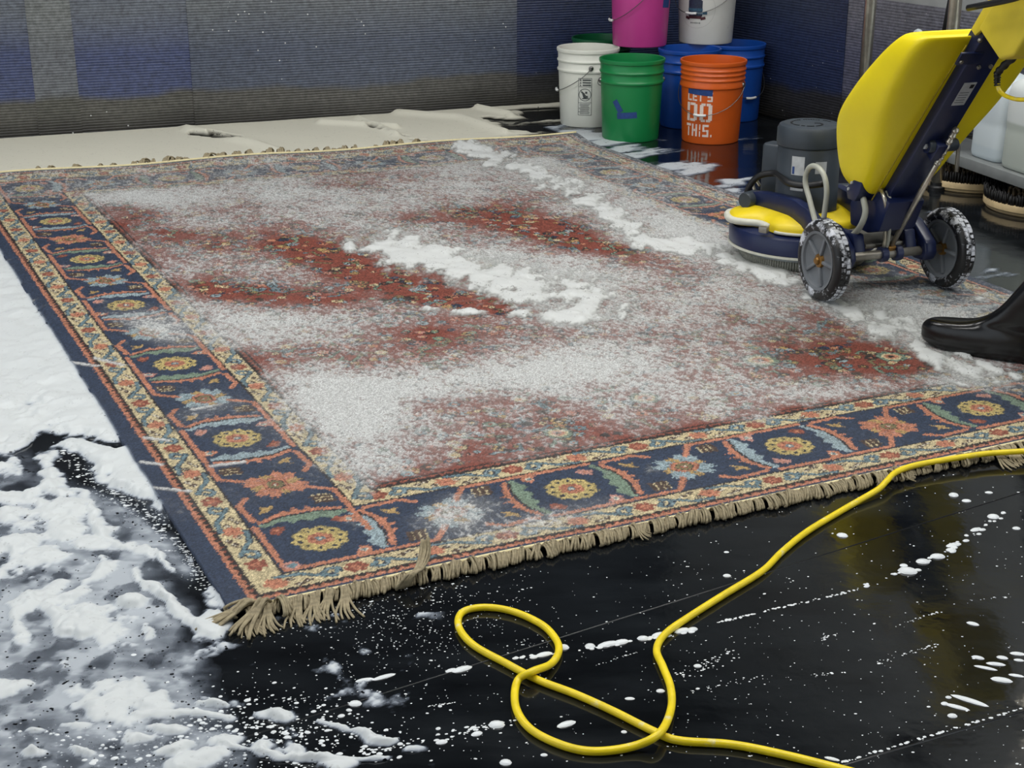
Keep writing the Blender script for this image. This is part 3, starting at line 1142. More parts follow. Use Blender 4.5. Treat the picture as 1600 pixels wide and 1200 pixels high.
# ---- suds on the floor beside the left edge of the rug
def left_suds():
    ys = np.concatenate([np.arange(1.70, 2.75, .0032), np.arange(2.75, 3.6, .0055), np.arange(3.6, 5.6, .010)])
    xs = np.arange(-2.3, 0.05, .0038)
    X, Y = np.meshgrid(xs, ys)
    PX, PY = proj(X, Y, 0)
    a = (Y - RA[1]) / (RD[1] - RA[1])
    side = (RA[0] + (RD[0] - RA[0]) * a) - X             # > 0 left of the rug
    # swirl warp
    wx = (fbm(X * 7, Y * 7, 4, 2) - .5) * 70
    wy = (fbm(X * 7, Y * 7, 4, 6) - .5) * 46
    px, py = PX + wx, PY + wy
    n = fbm(X * 22, Y * 18, 5, 12)
    nb = fbm(X * 7, Y * 5, 4, 15)
    f = np.full(X.shape, -0.55)
    f = np.maximum(f, 1.5 * sst(810, 700, py + (px - 60) * -.30) - .30)       # solid white sheet
    B = lambda *k: blob(px, py, *k)
    L = lambda pts, w_, ky=1.4: np.exp(-(dpoly(px, py, pts, ky) / w_) ** 2)
    for k in ((210, 745, 60, 30, 40), (140, 770, 60, 30, 35), (120, 985, 56, 46, 0), (176, 1104, 62, 40, 0), (242, 1092, 44, 28, 20), (70, 935, 60, 24, -20), (60, 880, 110, 30, -8), (150, 840, 80, 24, 20),
              (192, 952, 22, 12, 10), (222, 994, 12, 12, 0), (96, 1042, 16, 11, 0), (20, 1074, 40, 14, -20), (338, 968, 34, 24, 30), (330, 930, 40, 14, 35), (310, 1190, 70, 16, 0),
              (130, 1140, 60, 12, 0), (432, 1119, 30, 10, 0), (404, 1172, 26, 15, 0), (464, 1176, 18, 12, 0), (533, 1189, 44, 13, -4), (637, 1172, 28, 7, -6), (360, 1165, 36, 10, 0),
              (210, 1155, 22, 9, 0), (60, 1185, 40, 10, 0), (60, 1150, 18, 7, 0), (130, 1180, 30, 8, 10), (250, 1140, 30, 8, 0), (255, 1172, 40, 9, -10), (20, 820, 60, 26, 0), (40, 690, 70, 14, 0), (60, 780, 110, 46, 10), (110, 735, 60, 20, 30), (120, 830, 90, 30, 10), (20, 860, 60, 20, 0)):
        f = np.maximum(f, -.55 + 1.35 * B(*k) ** .8)
    for pts, w_ in (([(150, 800), (190, 850), (236, 868), (242, 884), (216, 905), (224, 918), (280, 955), (321, 978), (348, 990)], 17), ([(248, 867), (292, 900), (335, 922), (362, 945)], 15),
                    ([(175, 879), (140, 917), (73, 943), (32, 961), (29, 996), (41, 1013)], 20), ([(73, 946), (111, 990)], 18), ([(222, 1115), (290, 1112), (362, 1127)], 16), ([(0, 1082), (50, 1060)], 14),
                    ([(240, 750), (280, 820), (330, 905), (358, 945)], 13), ([(500, 1120), (540, 1140), (578, 1153), (612, 1158)], 10), ([(316, 1094), (352, 1096)], 7), ([(345, 1170), (440, 1185), (600, 1180)], 9)):
        f = np.maximum(f, -.55 + 1.35 * L(pts, w_))
    # dark windows in the sheet
    for k, v in (((42, 635, 46, 26, 10), 1.0), ((150, 690, 48, 14, 12), 1.5), ((18, 748, 30, 20, 0), 1.5), ((44, 716, 16, 22, 20), 1.4), ((178, 735, 14, 12, 0), .7), ((75, 785, 16, 14, 30), .7), ((100, 660, 30, 4, -5), .7),
                 ((230, 895, 28, 22, 20), .9), ((270, 912, 34, 14, 30), 1.0), ((58, 985, 18, 14, 0), 1.0), ((65, 1010, 26, 12, 0), 1.0), ((200, 925, 14, 12, 0), .7), ((60, 1040, 40, 14, 0), .7)):
        f = f - v * B(*k)
    band = L([(62, 688), (100, 720), (168, 768), (232, 808), (286, 856), (322, 905)], 24, 1.3)
    f = f - 1.5 * band
    nf = fbm(X * 60, Y * 48, 4, 19)
    f = f + (n - .5) * 1.5 + (nb - .5) * .7 + (nf - .5) * .8
    dens = sst(-.05, .42, f)
    # milky film between the suds
    fm = sst(290, 190, px - (py - 900) * .45) * sst(760, 860, py) + .5 * sst(700, 760, py) * sst(320, 240, px) * (1 - band) * .8
    fm = fm * (.30 + 1.0 * np.clip((fbm(X * 24, Y * 20, 5, 37) - .36) * 4, 0, 1))
    fm = fm + .7 * L([(150, 775), (215, 820), (300, 890)], 16)
    fm = np.clip(fm, 0, 1) * (.26 + .8 * np.clip(fbm(X * 14, Y * 14, 5, 33) - .32, 0, 1)) * (.5 + 1.0 * n)
    streak = np.clip(fbm(X * 14 + Y * 6, Y * 46, 4, 44) - .42, 0, 1)
    fm = fm + fm * streak * 1.6
    d = np.maximum(dens, np.clip(fm, 0, .56))
    d = d * sst(.012, .028, side + np.where(Y < RA[1], 9, 0)) * sst(700, 640, PX)
    d = d * (PX > -160)
    # nothing under the rug's front corner to the right of the edge
    lump = fbm(X * 18, Y * 18, 5, 51)
    Z = .0012 + dens * (.004 + .017 * lump * sst(.25, 1.0, f))
    foam_obj('soap_suds', 'thick white soap suds spread on the black floor along the rug edge', X, Y, Z, d, .012, m_suds)


left_suds()


# ---- settled foam between the rug and the fluted wall
def far_foam():
    ts = np.arange(-1.6, 3.3, .011)
    ds = np.arange(.012, 1.5, .011)
    T_, D_ = np.meshgrid(ts, ds)
    X = WB0[0] + wd[0] * T_ + wn[0] * D_
    Y = WB0[1] + wd[1] * T_ + wn[1] * D_
    PX, PY = proj(X, Y, 0)
    e = RC - RD
    e = e / np.linalg.norm(e)
    beyond = -((X - RD[0]) * e[1] - (Y - RD[1]) * e[0])       # > 0 behind the far end of the rug
    n = fbm(X * 5, Y * 5, 5, 71)
    ns = fbm((X * .93 + Y * .36) * 3, (-X * .36 + Y * .93) * 14, 5, 73)
    f = 0.75 + .35 * (n - .5)
    f = f - sst(640, 900, PX) * (.42 + 1.9 * np.clip(ns - .42, -1, 1)) - .5 * sst(870, 960, PX)
    for pts, w_, v in (([(300, 213), (350, 219), (392, 223)], 5, 1.3), ([(330, 212), (375, 217)], 4, .9), ([(560, 196), (600, 208), (640, 218)], 6, .5), ([(790, 202), (830, 204)], 9, 1.0), ([(830, 178), (875, 180)], 14, 1.2),
                       ([(760, 188), (800, 192)], 8, .8), ([(640, 222), (670, 224)], 5, .7)):
        f = f - v * np.exp(-(dpoly(PX, PY, pts, 2.5) / w_) ** 2) * (.6 + .8 * vn(X * 40, Y * 40, 7))
    dens = sst(.05, .38, f)
    rid = 0
    for pts, w_ in (([(292, 206), (340, 214), (400, 230), (446, 246)], 9), ([(560, 190), (620, 215)], 6), ([(620, 180), (720, 188), (790, 212)], 7), ([(500, 196), (620, 203)], 5), ([(745, 172), (800, 184)], 5)):
        rid = np.maximum(rid, np.exp(-(dpoly(PX, PY, pts, 2.2) / w_) ** 2))
    Z = .002 + dens * (.008 + .006 * n + .020 * rid)
    d = dens * (beyond > -.10)
    foam_obj('settled_foam', 'flat cream foam covering the floor between rug and wall', X, Y, Z, d, .02, m_cream)


far_foam()


# ---- streaky suds in front of the buckets and beside the machine
def bucket_suds():
    xs = np.arange(.15, 2.3, .009)
    ys = np.arange(3.7, 7.6, .009)
    X, Y = np.meshgrid(xs, ys)
    PX, PY = proj(X, Y, 0)
    e = RB - RC
    e = e / np.linalg.norm(e)
    out = ((X - RC[0]) * -e[1] + (Y - RC[1]) * e[0])          # > 0 to the right of the rug
    ns = fbm((X * .80 + Y * .6) * 4, (-X * .6 + Y * .8) * 13, 5, 83)
    n = fbm(X * 9, Y * 9, 5, 87)
    f = -.35 + .62 * blob(PX, PY, 900, 212, 60, 14) + .55 * blob(PX, PY, 960, 235, 90, 22, 18) + .48 * blob(PX, PY, 1080, 272, 110, 20, 18) + .45 * blob(PX, PY, 1170, 300, 60, 12, 14)
    f = f + .6 * blob(PX, PY, 985, 217, 60, 8) + .35 * blob(PX, PY, 1108, 219, 50, 4) + .45 * blob(PX, PY, 1540, 425, 60, 24, 15) + .5 * blob(PX, PY, 1235, 180, 40, 14)
    f = f - .12 + (ns - .5) * 2.0 + (n - .5) * 1.1
    dens = sst(.0, .55, f) * .75
    d = dens * sst(-.01, .03, out) * sst(1.0, .93, np.maximum(0, (Y - 3.7) * 0))
    keep = ((X - RW0[0]) * rn[0] + (Y - RW0[1]) * rn[1]) > .03
    d = d * keep
    Z = .0012 + dens * .005 * (.4 + n)
    foam_obj('streaky_suds', 'streaky white suds on the black floor before the buckets', X, Y, Z, d, .02, m_suds)


bucket_suds()


# ---- heaped suds lying on the rug
def rug_suds():
    step = 2
    U_, V_ = UU[::step, ::step], VV[::step, ::step]
    X_, Y_, Z_ = X[::step, ::step], Y[::step, ::step], Z[::step, ::step]
    px, py = proj(X_, Y_, Z_)
    n = fbm(U_ * 16, V_ * 16, 5, 91)
    ns = fbm((U_ * .55 + V_ * .83) * 9, (U_ * .83 - V_ * .55) * 36, 4, 95)
    n_w = fbm(U_ * 5, V_ * 5, 4, 97)
    px = px + (n_w - .5) * 40
    py = py + (fbm(U_ * 5, V_ * 5, 4, 99) - .5) * 16
    f = np.full(U_.shape, -.8)
    for k, v in (((690, 408, 120, 24, 13), 1.25), ((625, 393, 46, 14, 8), 1.25), ((790, 438, 120, 30, 12), 1.15), ((872, 490, 66, 20, 0), 1.1), ((900, 462, 80, 30, 10), 1.0), ((680, 482, 26, 6, 0), .9), ((740, 488, 30, 5, 0), .8),
                 ((1190, 418, 56, 20, 14), 1.3), ((1225, 440, 22, 10, 0), 1.1), ((1290, 462, 40, 10, 10), .9)):
        f = np.maximum(f, -.8 + v * 1.3 * blob(px, py, *k) ** .55)
    for pts, w_, v in (([(722, 226), (772, 244), (812, 262), (850, 284), (900, 305), (950, 330), (985, 350), (1010, 372), (1060, 388), (1140, 402), (1200, 418)], 26, 1.05),
                       ([(1000, 375), (1100, 392), (1180, 410)], 30, 1.0), ([(1300, 472), (1340, 492), (1390, 520), (1440, 548), (1490, 574), (1560, 596)], 24, 1.0), ([(1330, 478), (1420, 508), (1470, 530)], 30, .85),
                       ([(1480, 545), (1540, 570), (1600, 588)], 9, 1.05), ([(1510, 470), (1600, 462)], 14, .7), ([(1440, 582), (1520, 604)], 8, .8)):
        f = np.maximum(f, -.8 + v * 1.2 * np.exp(-(dpoly(px, py, pts, 2.2) / (w_ * 1.35)) ** 2))
    f = f + (n - .5) * 1.2 + (ns - .5) * 1.3
    fine = RNG.random(U_.shape)
    f = f + (fine - .5) * .25
    dens = sst(-.35, .62, f) ** 1.3
    Zf = Z_ + .0016 + dens * (.003 + .016 * np.clip(n - .25, 0, 1) * sst(0, .6, f))
    foam_obj('heaped_suds', 'white lather heaped in streaks on the wet rug', X_, Y_, Zf, dens * .85, .02, m_rugfoam)


rug_suds()


# ---- drops, bubble strings and specks on the black floor
def drops():
    V, Fs = [], []
    dr = random.Random(21)
    ring6 = [(math.cos(k * math.pi / 3), math.sin(k * math.pi / 3)) for k in range(6)]

    def dome(x, y, r, el=1.0, ang=0, h=.55):
        k = len(V)
        ca, sa = math.cos(ang), math.sin(ang)
        seg = 6 if r < .003 else 10
        for zz_, rr in ((0.0004, 1.0), (r * h * .65, .78)):
            for i in range(seg):
                a = 2 * math.pi * i / seg
                lx, ly = r * el * rr * math.cos(a), r * rr * math.sin(a)
                V.append((x + lx * ca - ly * sa, y + lx * sa + ly * ca, zz_))
        V.append((x, y, r * h))
        for i in range(seg):
            j = (i + 1) % seg
            Fs.append((k + i, k + j, k + seg + j, k + seg + i))
            Fs.append((k + seg + i, k + seg + j, k + 2 * seg))

    def on_floor(x, y):
        # not under the rug
        e = RB - RA
        a = ((x - RA[0]) * e[0] + (y - RA[1]) * e[1]) / (e @ e)
        side_ = (x - RA[0]) * -e[1] + (y - RA[1]) * e[0]
        d_ = RD - RA
        sl = (x - RA[0]) * d_[1] - (y - RA[1]) * d_[0]
        return side_ < -.09 or sl < -.01

    def px_dome(px, py, rpx, el=1.0, ang=0):
        p = G(px, py)
        if on_floor(p[0], p[1]):
            dome(p[0], p[1], rpx * math.hypot(p[1], CAMH) / FPX, el, ang)

    # strings of bubbles: (from, to, count, size, jitter)
    for a, b_, n, r, jt, dens in (((560, 1176), (810, 1128), 90, 2.2, 3.5, 1), ((805, 1028), (872, 1020), 14, 3.0, 1, 1), ((905, 1016), (1080, 986), 26, 3.2, 1.2, 1), ((1120, 973), (1342, 921), 64, 2.0, .7, 1), ((1342, 920), (1470, 868), 16, 3.0, 2, .8),
                                  ((1475, 865), (1570, 800), 22, 3.2, 3, .8), ((1302, 1195), (1600, 1106), 80, 2.2, .7, 1), ((1060, 1056), (1150, 1020), 60, 1.3, 6, 1), ((1080, 1080), (1200, 1056), 26, 1.4, 1.5, 1), ((1370, 1035), (1465, 1008), 34, 1.3, 2, 1),
                                  ((1395, 980), (1480, 952), 26, 1.2, 1, 1), ((1510, 938), (1580, 932), 12, 1.2, .6, 1), ((1280, 1000), (1312, 988), 18, 1.4, 3, 1), ((660, 1105), (712, 1098), 16, 1.1, .6, 1), ((930, 1040), (1000, 1018), 20, .9, .8, 1),
                                  ((1030, 1150), (1060, 1146), 5, 1.5, 1, 1), ((400, 1090), (540, 1095), 26, 1.2, 3, 1), ((800, 1010), (868, 1000), 18, 1.0, 3, 1), ((1265, 1055), (1340, 1050), 14, 1.2, 1.5, 1)):
        for i in range(n):
            t = dr.random()
            px = a[0] + (b_[0] - a[0]) * t + dr.gauss(0, jt * .5)
            py = a[1] + (b_[1] - a[1]) * t + dr.gauss(0, jt)
            px_dome(px, py, r * dr.uniform(.35, 1.25) * (1.8 if dr.random() < .10 else 1), dr.uniform(1, 1.7), .35)
    # single larger drops of suds: px, py, radius, elongation, angle
    for d_ in ((834, 1027, 5, 1.4, .4), (850, 1023, 6, 2.4, .4), (880, 1012, 8, 1.2, 0), (922, 1010, 7, 1.2, 0), (950, 1007, 7, 2.6, .4), (970, 1004, 7, 2.0, .4), (1005, 998, 7, 1.4, 0), (1030, 992, 6, 2.2, .4), (1066, 986, 7, 2.0, .4), (1082, 984, 6, 1.5, .4),
                (600, 1058, 5, 4.0, .5), (570, 1063, 5, 3.0, .3), (555, 1100, 8, 1.3, 0), (722, 1046, 7, 2.5, .5), (705, 1048, 5, 2.0, .5), (776, 1133, 10, 1.3, 0), (745, 1147, 6, 1.6, .5), (690, 1160, 6, 1.6, .3), (885, 1132, 7, 2.4, .5), (790, 1192, 8, 1.2, 0),
                (1136, 900, 5, 1.3, 0), (1135, 863, 3, 1.4, 0), (1316, 837, 7, 1.3, -.4), (1490, 774, 7, 1.1, 0), (1510, 783, 5, 1.5, 0), (1552, 808, 8, 1.2, 0), (1545, 770, 4, 1.6, 0), (1588, 826, 5, 1.3, 0), (1524, 828, 5, 2.0, .5), (1465, 870, 8, 1.5, 0),
                (1442, 878, 8, 1.4, 0), (1418, 893, 11, 1.4, -.2), (1412, 884, 5, 1.3, 0), (1434, 891, 4, 1.5, 0), (1490, 852, 6, 2.4, .4), (1486, 860, 6, 1.4, 0), (1528, 1028, 5, 2.0, -.4), (1566, 1028, 5, 1.8, -.3), (1590, 1022, 5, 2.4, -.2), (1556, 1038, 5, 3.0, -.2),
                (1540, 1044, 4, 4.5, -.4), (1565, 1063, 7, 2.4, -.3), (1592, 1032, 4, 2.0, -.2), (1588, 1056, 4, 3.0, -.3), (1515, 1095, 6, 5.0, -.6), (1495, 1105, 5, 4.0, -.5), (1488, 1119, 6, 1.3, 0), (1476, 1100, 5, 1.2, 0), (1482, 1090, 4, 1.2, 0), (1520, 975, 5, 2.0, -.5),
                (1032, 1080, 5, 1.4, 0), (1090, 1041, 5, 1.3, 0), (945, 1177, 3, 1.4, 0), (984, 1092, 4, 2, 0), (1300, 1186, 4, 3, -.4), (850, 1180, 4, 1.4, 0), (975, 1144, 4, 1.2, 0)):
        px_dome(*d_)
    # fine specks, densest below the rug's front corner
    for _ in range(1800):
        m_ = dr.random()
        if m_ < .50:
            px, py = dr.gauss(620, 120), dr.gauss(965, 50)
        elif m_ < .72:
            px, py = dr.uniform(380, 1250), dr.uniform(880, 1190)
        else:
            px, py = dr.uniform(1000, 1600), dr.uniform(740, 1195)
        if px < 370 or py > 1215:
            continue
        px_dome(px, py, .35 + abs(dr.gauss(0, .55)), dr.uniform(1, 1.6), dr.uniform(-.4, .8))
    # spatter in the dark lane beside the rug edge
    for _ in range(700):
        t = dr.random()
        lane = [(100, 700), (168, 768), (232, 808), (286, 856), (325, 905)]
        k = min(3, int(t * 4))
        f_ = t * 4 - k
        px = lane[k][0] + (lane[k + 1][0] - lane[k][0]) * f_ + dr.gauss(0, 12)
        py = lane[k][1] + (lane[k + 1][1] - lane[k][1]) * f_ + dr.gauss(0, 12)
        px_dome(px, py, .5 + abs(dr.gauss(0, .8)), dr.uniform(1, 2.2), .2)
    # bubbles around the fraying foam at the bottom left
    for _ in range(1100):
        px, py = dr.gauss(330, 150), dr.gauss(1150, 40)
        if py > 1215 or px < 0:
            continue
        px_dome(px, py, .6 + abs(dr.gauss(0, 1.5)), dr.uniform(1, 1.5), dr.uniform(-.4, .8))
    o_ = link('foam_drops', mesh('foam_drops', V, Fs), mat('foam_drop_white', (226, 231, 233), rough=.35, var=.06))
    tag(o_, 'scattered white foam drops and bubble strings on the black floor', 'foam drops', kind='stuff')


drops()

# ================================================================== yellow power cord on the floor
m_cable = mat('yellow_cable', (238, 212, 24), rough=.38, var=.10, scale=40, wear=(226, 220, 170), wear_amt=.40, wear_scale=14)
cpts = [(1640, 702, .024), (1600, 705, .024), (1540, 709, .024), (1480, 718, .024), (1430, 727, .024), (1400, 738, .023), (1385, 752, .020), (1370, 766, .014), (1320, 795, .0068), (1262, 830, .0068), (1222, 862, .0068), (1190, 893, .0068), (1130, 930, .0068),
        (1075, 965, .0068), (1040, 990, .0068), (1026, 1015, .0068), (1036, 1042, .0075), (1048, 1075, .0068), (1048, 1110, .0068), (1030, 1146, .020), (990, 1166, .009), (930, 1174, .0068), (880, 1165, .0068), (830, 1140, .0068), (806, 1105, .0068),
        (808, 1065, .0075), (830, 1050, .020), (860, 1038, .009), (873, 1018, .0068), (868, 998, .0068), (845, 975, .0068), (800, 955, .0068), (755, 949, .0068), (722, 957, .0068), (717, 980, .0068), (740, 1008, .0068), (790, 1036, .0068),
        (842, 1063, .0066), (900, 1085, .0068), (960, 1112, .0068), (1020, 1142, .0066), (1060, 1157, .0068), (1140, 1163, .0068), (1210, 1176, .0068), (1300, 1198, .0068), (1360, 1216, .0068), (1460, 1260, .0068)]
P3 = [tuple(G(x, y, z)) for x, y, z in cpts]
v, f = tube(P3, .0066, 10, 8)
pc = link('power_cord', mesh('power_cord', v, f), m_cable)
tag(pc, 'yellow power cord looped on the black floor and lying over the rug fringe', 'cord')


# ================================================================== buckets
BH = .368


def brad(z):
    return .130 + .0165 * z / BH


def cone_patch(cx, cz, w_, h_, rot=0, off=.0008, nx=6, ny=2):
    """rectangle (arc length cx, height cz, size, turned) wrapped on the bucket wall; 0 faces the viewer, + to the right"""
    V, Fs = [], []
    c, s_ = math.cos(rot), math.sin(rot)
    for j in range(ny + 1):
        for i in range(nx + 1):
            lx, ly = (i / nx - .5) * w_, (j / ny - .5) * h_
            x, z = cx + lx * c - ly * s_, cz + lx * s_ + ly * c
            r = brad(z)
            a = x / r
            V.append(((r + off) * math.sin(a), -(r + off) * math.cos(a), z))
    for j in range(ny):
        for i in range(nx):
            k = j * (nx + 1) + i
            Fs.append((k, k + 1, k + nx + 2, k + nx + 1))
    return V, Fs


def cone_poly(pts, off=.0010):
    V = []
    for x, z in pts:
        r = brad(z) + off
        V.append((r * math.sin(x / brad(z)), -r * math.cos(x / brad(z)), z))
    return V, [tuple(range(len(V)))]


GLY = {'L': [(0, 0, .3, 1), (.38, 0, 1, .2)], 'E': [(0, 0, .3, 1), (.38, 0, 1, .18), (.38, .41, .9, .59), (.38, .82, 1, 1)], 'T': [(.36, 0, .64, .74), (0, .80, 1, 1)], "'": [(.3, .68, .7, 1)],
       'S': [(0, .82, 1, 1), (0, .55, .3, .86), (0, .42, .46, .58), (.54, .42, 1, .58), (.7, .14, 1, .45), (0, 0, 1, .18)], 'D': [(0, 0, .28, .46), (0, .54, .28, 1), (.34, .86, .84, 1), (.34, 0, .84, .14), (.70, .07, 1, .93)],
       'O': [(0, .08, .3, .92), (.70, .08, 1, .92), (.12, .86, .46, 1), (.54, .86, .88, 1), (.12, 0, .46, .14), (.54, 0, .88, .14)], 'H': [(0, 0, .3, 1), (.7, 0, 1, 1), (.36, .41, .64, .59)], 'I': [(.3, 0, .7, .46), (.3, .54, .7, 1)], '.': [(.2, 0, .65, .2)]}


def lettering(text, x0, x1, z0, z1, widths=None):
    parts = []
    n = len(text)
    ws = [{"'": .4, 'I': .5, '.': .45}.get(ch, 1) for ch in text]
    gap = .22
    tot = sum(ws) + gap * (n - 1)
    x = x0
    k = (x1 - x0) / tot
    for ch, w_ in zip(text, ws):
        for a, b, c, d in GLY[ch]:
            gx0, gx1 = x + a * w_ * k, x + c * w_ * k
            parts.append(cone_patch((gx0 + gx1) / 2, z0 + (b + d) / 2 * (z1 - z0), gx1 - gx0, (d - b) * (z1 - z0), 0, .0007, 2, 1))
        x += (w_ + gap) * k
    return parts


m_wire = mat('bail_wire', (120, 120, 118), rough=.3, metal=.9, var=.1)
m_grip = mat('bail_grip_white', (222, 224, 222), rough=.5)
m_tape = mat('painters_tape_blue', (30, 62, 122), rough=.7, var=.2, scale=60)


def bucket(label, rgb, pos, z0=0.0, turn=0.0, ribs=((.316, .006, .010), (.272, .008, .012)), bail=None, name_mat=None, group='five-gallon buckets by the wall'):
    t = thing('bucket', label, 'bucket', (pos[0], pos[1], z0), -math.atan2(pos[0], pos[1]) + turn, group)
    prof = [(.0, .004), (.118, .004), (.124, 0), (.128, .002), (brad(.01), .010)]
    zs = sorted(ribs)
    for z, h_, p in zs:
        prof += [(brad(z - h_), z - h_), (brad(z) + p * .55, z - h_ * .7), (brad(z) + p * .62, z + h_ * .1), (brad(z + h_), z + h_)]
    prof += [(brad(.348), .348), (brad(.352) + .004, .350), (brad(.36) + .0055, .358), (brad(.366) + .0045, .366), (brad(.368) + .001, .368), (brad(.366) - .003, .366), (brad(.34) - .004, .340), (brad(.02) - .004, .014), (.0, .012)]
    lathe_obj('shell', prof, mat(name_mat or ('bucket_plastic_%d_%d_%d' % rgb), rgb, rough=.36, var=.05, scale=8, wear=tuple(int(c * .82 + 30) for c in rgb), wear_amt=.36, wear_scale=34), t, 56)
    ang, drop, side_z = bail or (0, .12, .272)
    ang = math.radians(ang)
    pts = []
    for k in range(17):
        q_ = math.pi * k / 16 - math.pi / 2
        a = ang + q_
        z = side_z - drop * math.cos(q_) ** .8 if math.cos(q_) > 1e-6 else side_z
        r = brad(z) + .014
        pts.append((r * math.sin(a), -r * math.cos(a), z))
    h_ = tube_obj('bail', pts, .0018, m_wire, t, 6, 3)
    g_ = [pts[k] for k in (7, 8, 9)]
    tube_obj('grip', g_, .0062, m_grip, h_, 8, 3)
    for sg in (-1, 1):
        a = ang + sg * math.pi / 2
        r = brad(side_z) + .006
        lathe_obj('ear', [(0, 0), (.012, 0), (.011, .008), (.005, .011), (0, .011)], t.children[0].data.materials[0], t, 16,
                  loc=((r - .004) * math.sin(a), -(r - .004) * math.cos(a), side_z), rot=(math.radians(90), 0, a))
    return t


rib2 = ((.312, .007, .008), (.268, .009, .010))
b_white = bucket('white bucket with a black printed warning label, standing on the floor', (222, 224, 214), (.366, 7.185), 0, 0, rib2, (-84, .120, .285))
parts = [cone_patch(-.012, .150, .064, .176, 0, .0005, 6, 2)]
m_lblw = mat('label_white', (214, 216, 208), rough=.5)
m_ink = mat('label_ink', (66, 72, 72), rough=.6)
link('warning_label', join_meshes('warning_label', parts, True), m_lblw, b_white)
ink = []
for (cx, cz, w_, h_) in ((-.012, .2375, .064, .0022), (-.012, .0625, .064, .0022), (-.0435, .150, .0022, .176), (.0195, .150, .0022, .176), (-.012, .197, .062, .002), (-.012, .122, .062, .002)):
    ink.append(cone_patch(cx, cz, w_, h_, 0, .0009, 6, 1))
for z in (.229, .217, .205):                                   # three heading lines with a warning triangle
    ink.append(cone_patch(-.004, z, .040, .0068, 0, .0009, 5, 1))
    ink.append(cone_poly([(-.038, z - .004), (-.029, z - .004), (-.0335, z + .0045)]))
for i in range(28):                                            # prohibition ring
    a0, a1 = 2 * math.pi * i / 28, 2 * math.pi * (i + 1) / 28
    ink.append(cone_poly([(-.012 + r * math.cos(a), .1595 + r * math.sin(a)) for r, a in ((.027, a0), (.030, a0), (.030, a1), (.027, a1))]))
ink.append(cone_patch(-.012, .1595, .056, .0032, -.8, .0011, 6, 1))
for (cx, cz, w_, h_, r_) in ((-.016, .155, .012, .024, .3), (-.006, .170, .010, .010, 0), (-.022, .168, .008, .018, .9), (-.004, .150, .012, .008, .5), (-.012, .142, .026, .005, 0)):
    ink.append(cone_patch(cx, cz, w_, h_, r_, .0010, 3, 1))
for k in range(11):
    z = .116 - k * .0047
    ink.append(cone_patch(-.012 - .002 * (k % 3), z, .052 - .004 * (k % 4), .0021, 0, .0009, 5, 1))
link('label_print', join_meshes('label_print', ink, False), m_ink, b_white)

b_green = bucket('green bucket with a bent strip of blue tape on its front', (18, 124, 66), (.549, 6.815), 0, 0, rib2, (-168, .06, .268))
for args in ((-.062, .165, .060, .026, -1.0), (-.018, .125, .092, .028, .08)):
    link('tape', join_meshes('tape', [cone_patch(*args, .0007, 8, 2)]), m_tape, b_green)
rib3 = ((.330, .006, .007), (.310, .006, .007), (.288, .006, .007), (.262, .014, .010))
b_or = bucket("orange bucket with white stencil lettering LET'S DO THIS.", (208, 92, 28), (.914, 6.765), 0, 0, rib3, (-20, .128, .262))
m_paint = mat('stencil_white', (226, 208, 198), rough=.55, var=.08, scale=90)
for txt, x0, x1, z0, z1 in (("LET'S", -.120, .004, .196, .238), ('DO', -.122, .004, .104, .188), ('THIS.', -.124, .010, .036, .092)):
    link('lettering', join_meshes('lettering', lettering(txt, x0, x1, z0, z1), False), m_paint, b_or)
link('tape', join_meshes('tape', [cone_patch(-.058, .243, .122, .038, -.05, .0013, 10, 2)]), m_tape, b_or)
bucket('blue bucket between the green and the orange bucket, under the white one', (20, 72, 158), (.849, 7.143), 0, 0, rib2, (150, .1, .268))
bucket('blue bucket in the corner behind the orange bucket', (20, 72, 158), (1.092, 7.332), 0, 0, rib2, (38, .150, .268))
bucket('dark green bucket behind the white bucket with the warning label', (10, 82, 48), (.451, 7.560), 0, 0, rib2, (170, .1, .268))
b_pk = bucket('magenta bucket balanced on the rims of other buckets', (186, 62, 138), (.618, 7.262), BH, 0, rib2, (-74, .150, .268))
link('tape', join_meshes('tape', [cone_patch(.150, .205, .060, .046, -.1, .0008, 6, 2)]), m_tape, b_pk)
b_w2 = bucket('white bucket with a dark ribbon badge, stacked on blue buckets', (206, 207, 202), (.950, 7.370), BH, 0, rib2, (-30, .120, .268))
m_bdg = mat('badge_dark_blue', (36, 44, 66), rough=.5, var=.3, scale=120)
m_teal = mat('badge_teal', (48, 84, 106), rough=.5, var=.3, scale=150)
m_brd = mat('badge_dark_red', (74, 34, 40), rough=.5, var=.3, scale=150)
cxb = -.056
link('badge', join_meshes('badge', [cone_patch(cxb, .172, .072, .074, 0, .0008, 8, 2), cone_patch(cxb, .226, .062, .034, 0, .0008, 8, 1), cone_patch(cxb, .250, .036, .016, 0, .0008, 6, 1)], False), m_bdg, b_w2)
link('badge', join_meshes('badge', [cone_patch(cxb, .166, .074, .012, 0, .0011, 6, 1), cone_patch(cxb + .016, .150, .086, .013, .02, .0012, 6, 1)], False), m_teal, b_w2)
link('badge', join_meshes('badge', [cone_patch(cxb, .130, .066, .013, 0, .0014, 8, 1), cone_patch(cxb - .040, .126, .024, .013, -.25, .0013, 3, 1), cone_patch(cxb + .040, .126, .024, .013, .25, .0013, 3, 1)], False), m_brd, b_w2)
bits = [cone_patch(cxb - .020 + k * .0075, .1035, .0042, .0070 - .001 * (k % 3), .1 * (k % 2), .0008, 1, 1) for k in range(7)]
bits += [cone_patch(cxb - .030 + k * .0072, .150, .0040, .006, 0, .0016, 1, 1) for k in range(10)]
link('lettering', join_meshes('lettering', bits[:7], False), m_ink, b_w2)
link('lettering', join_meshes('lettering', bits[7:], False), mat('badge_light', (150, 170, 184), rough=.5), b_w2)
ringp = []
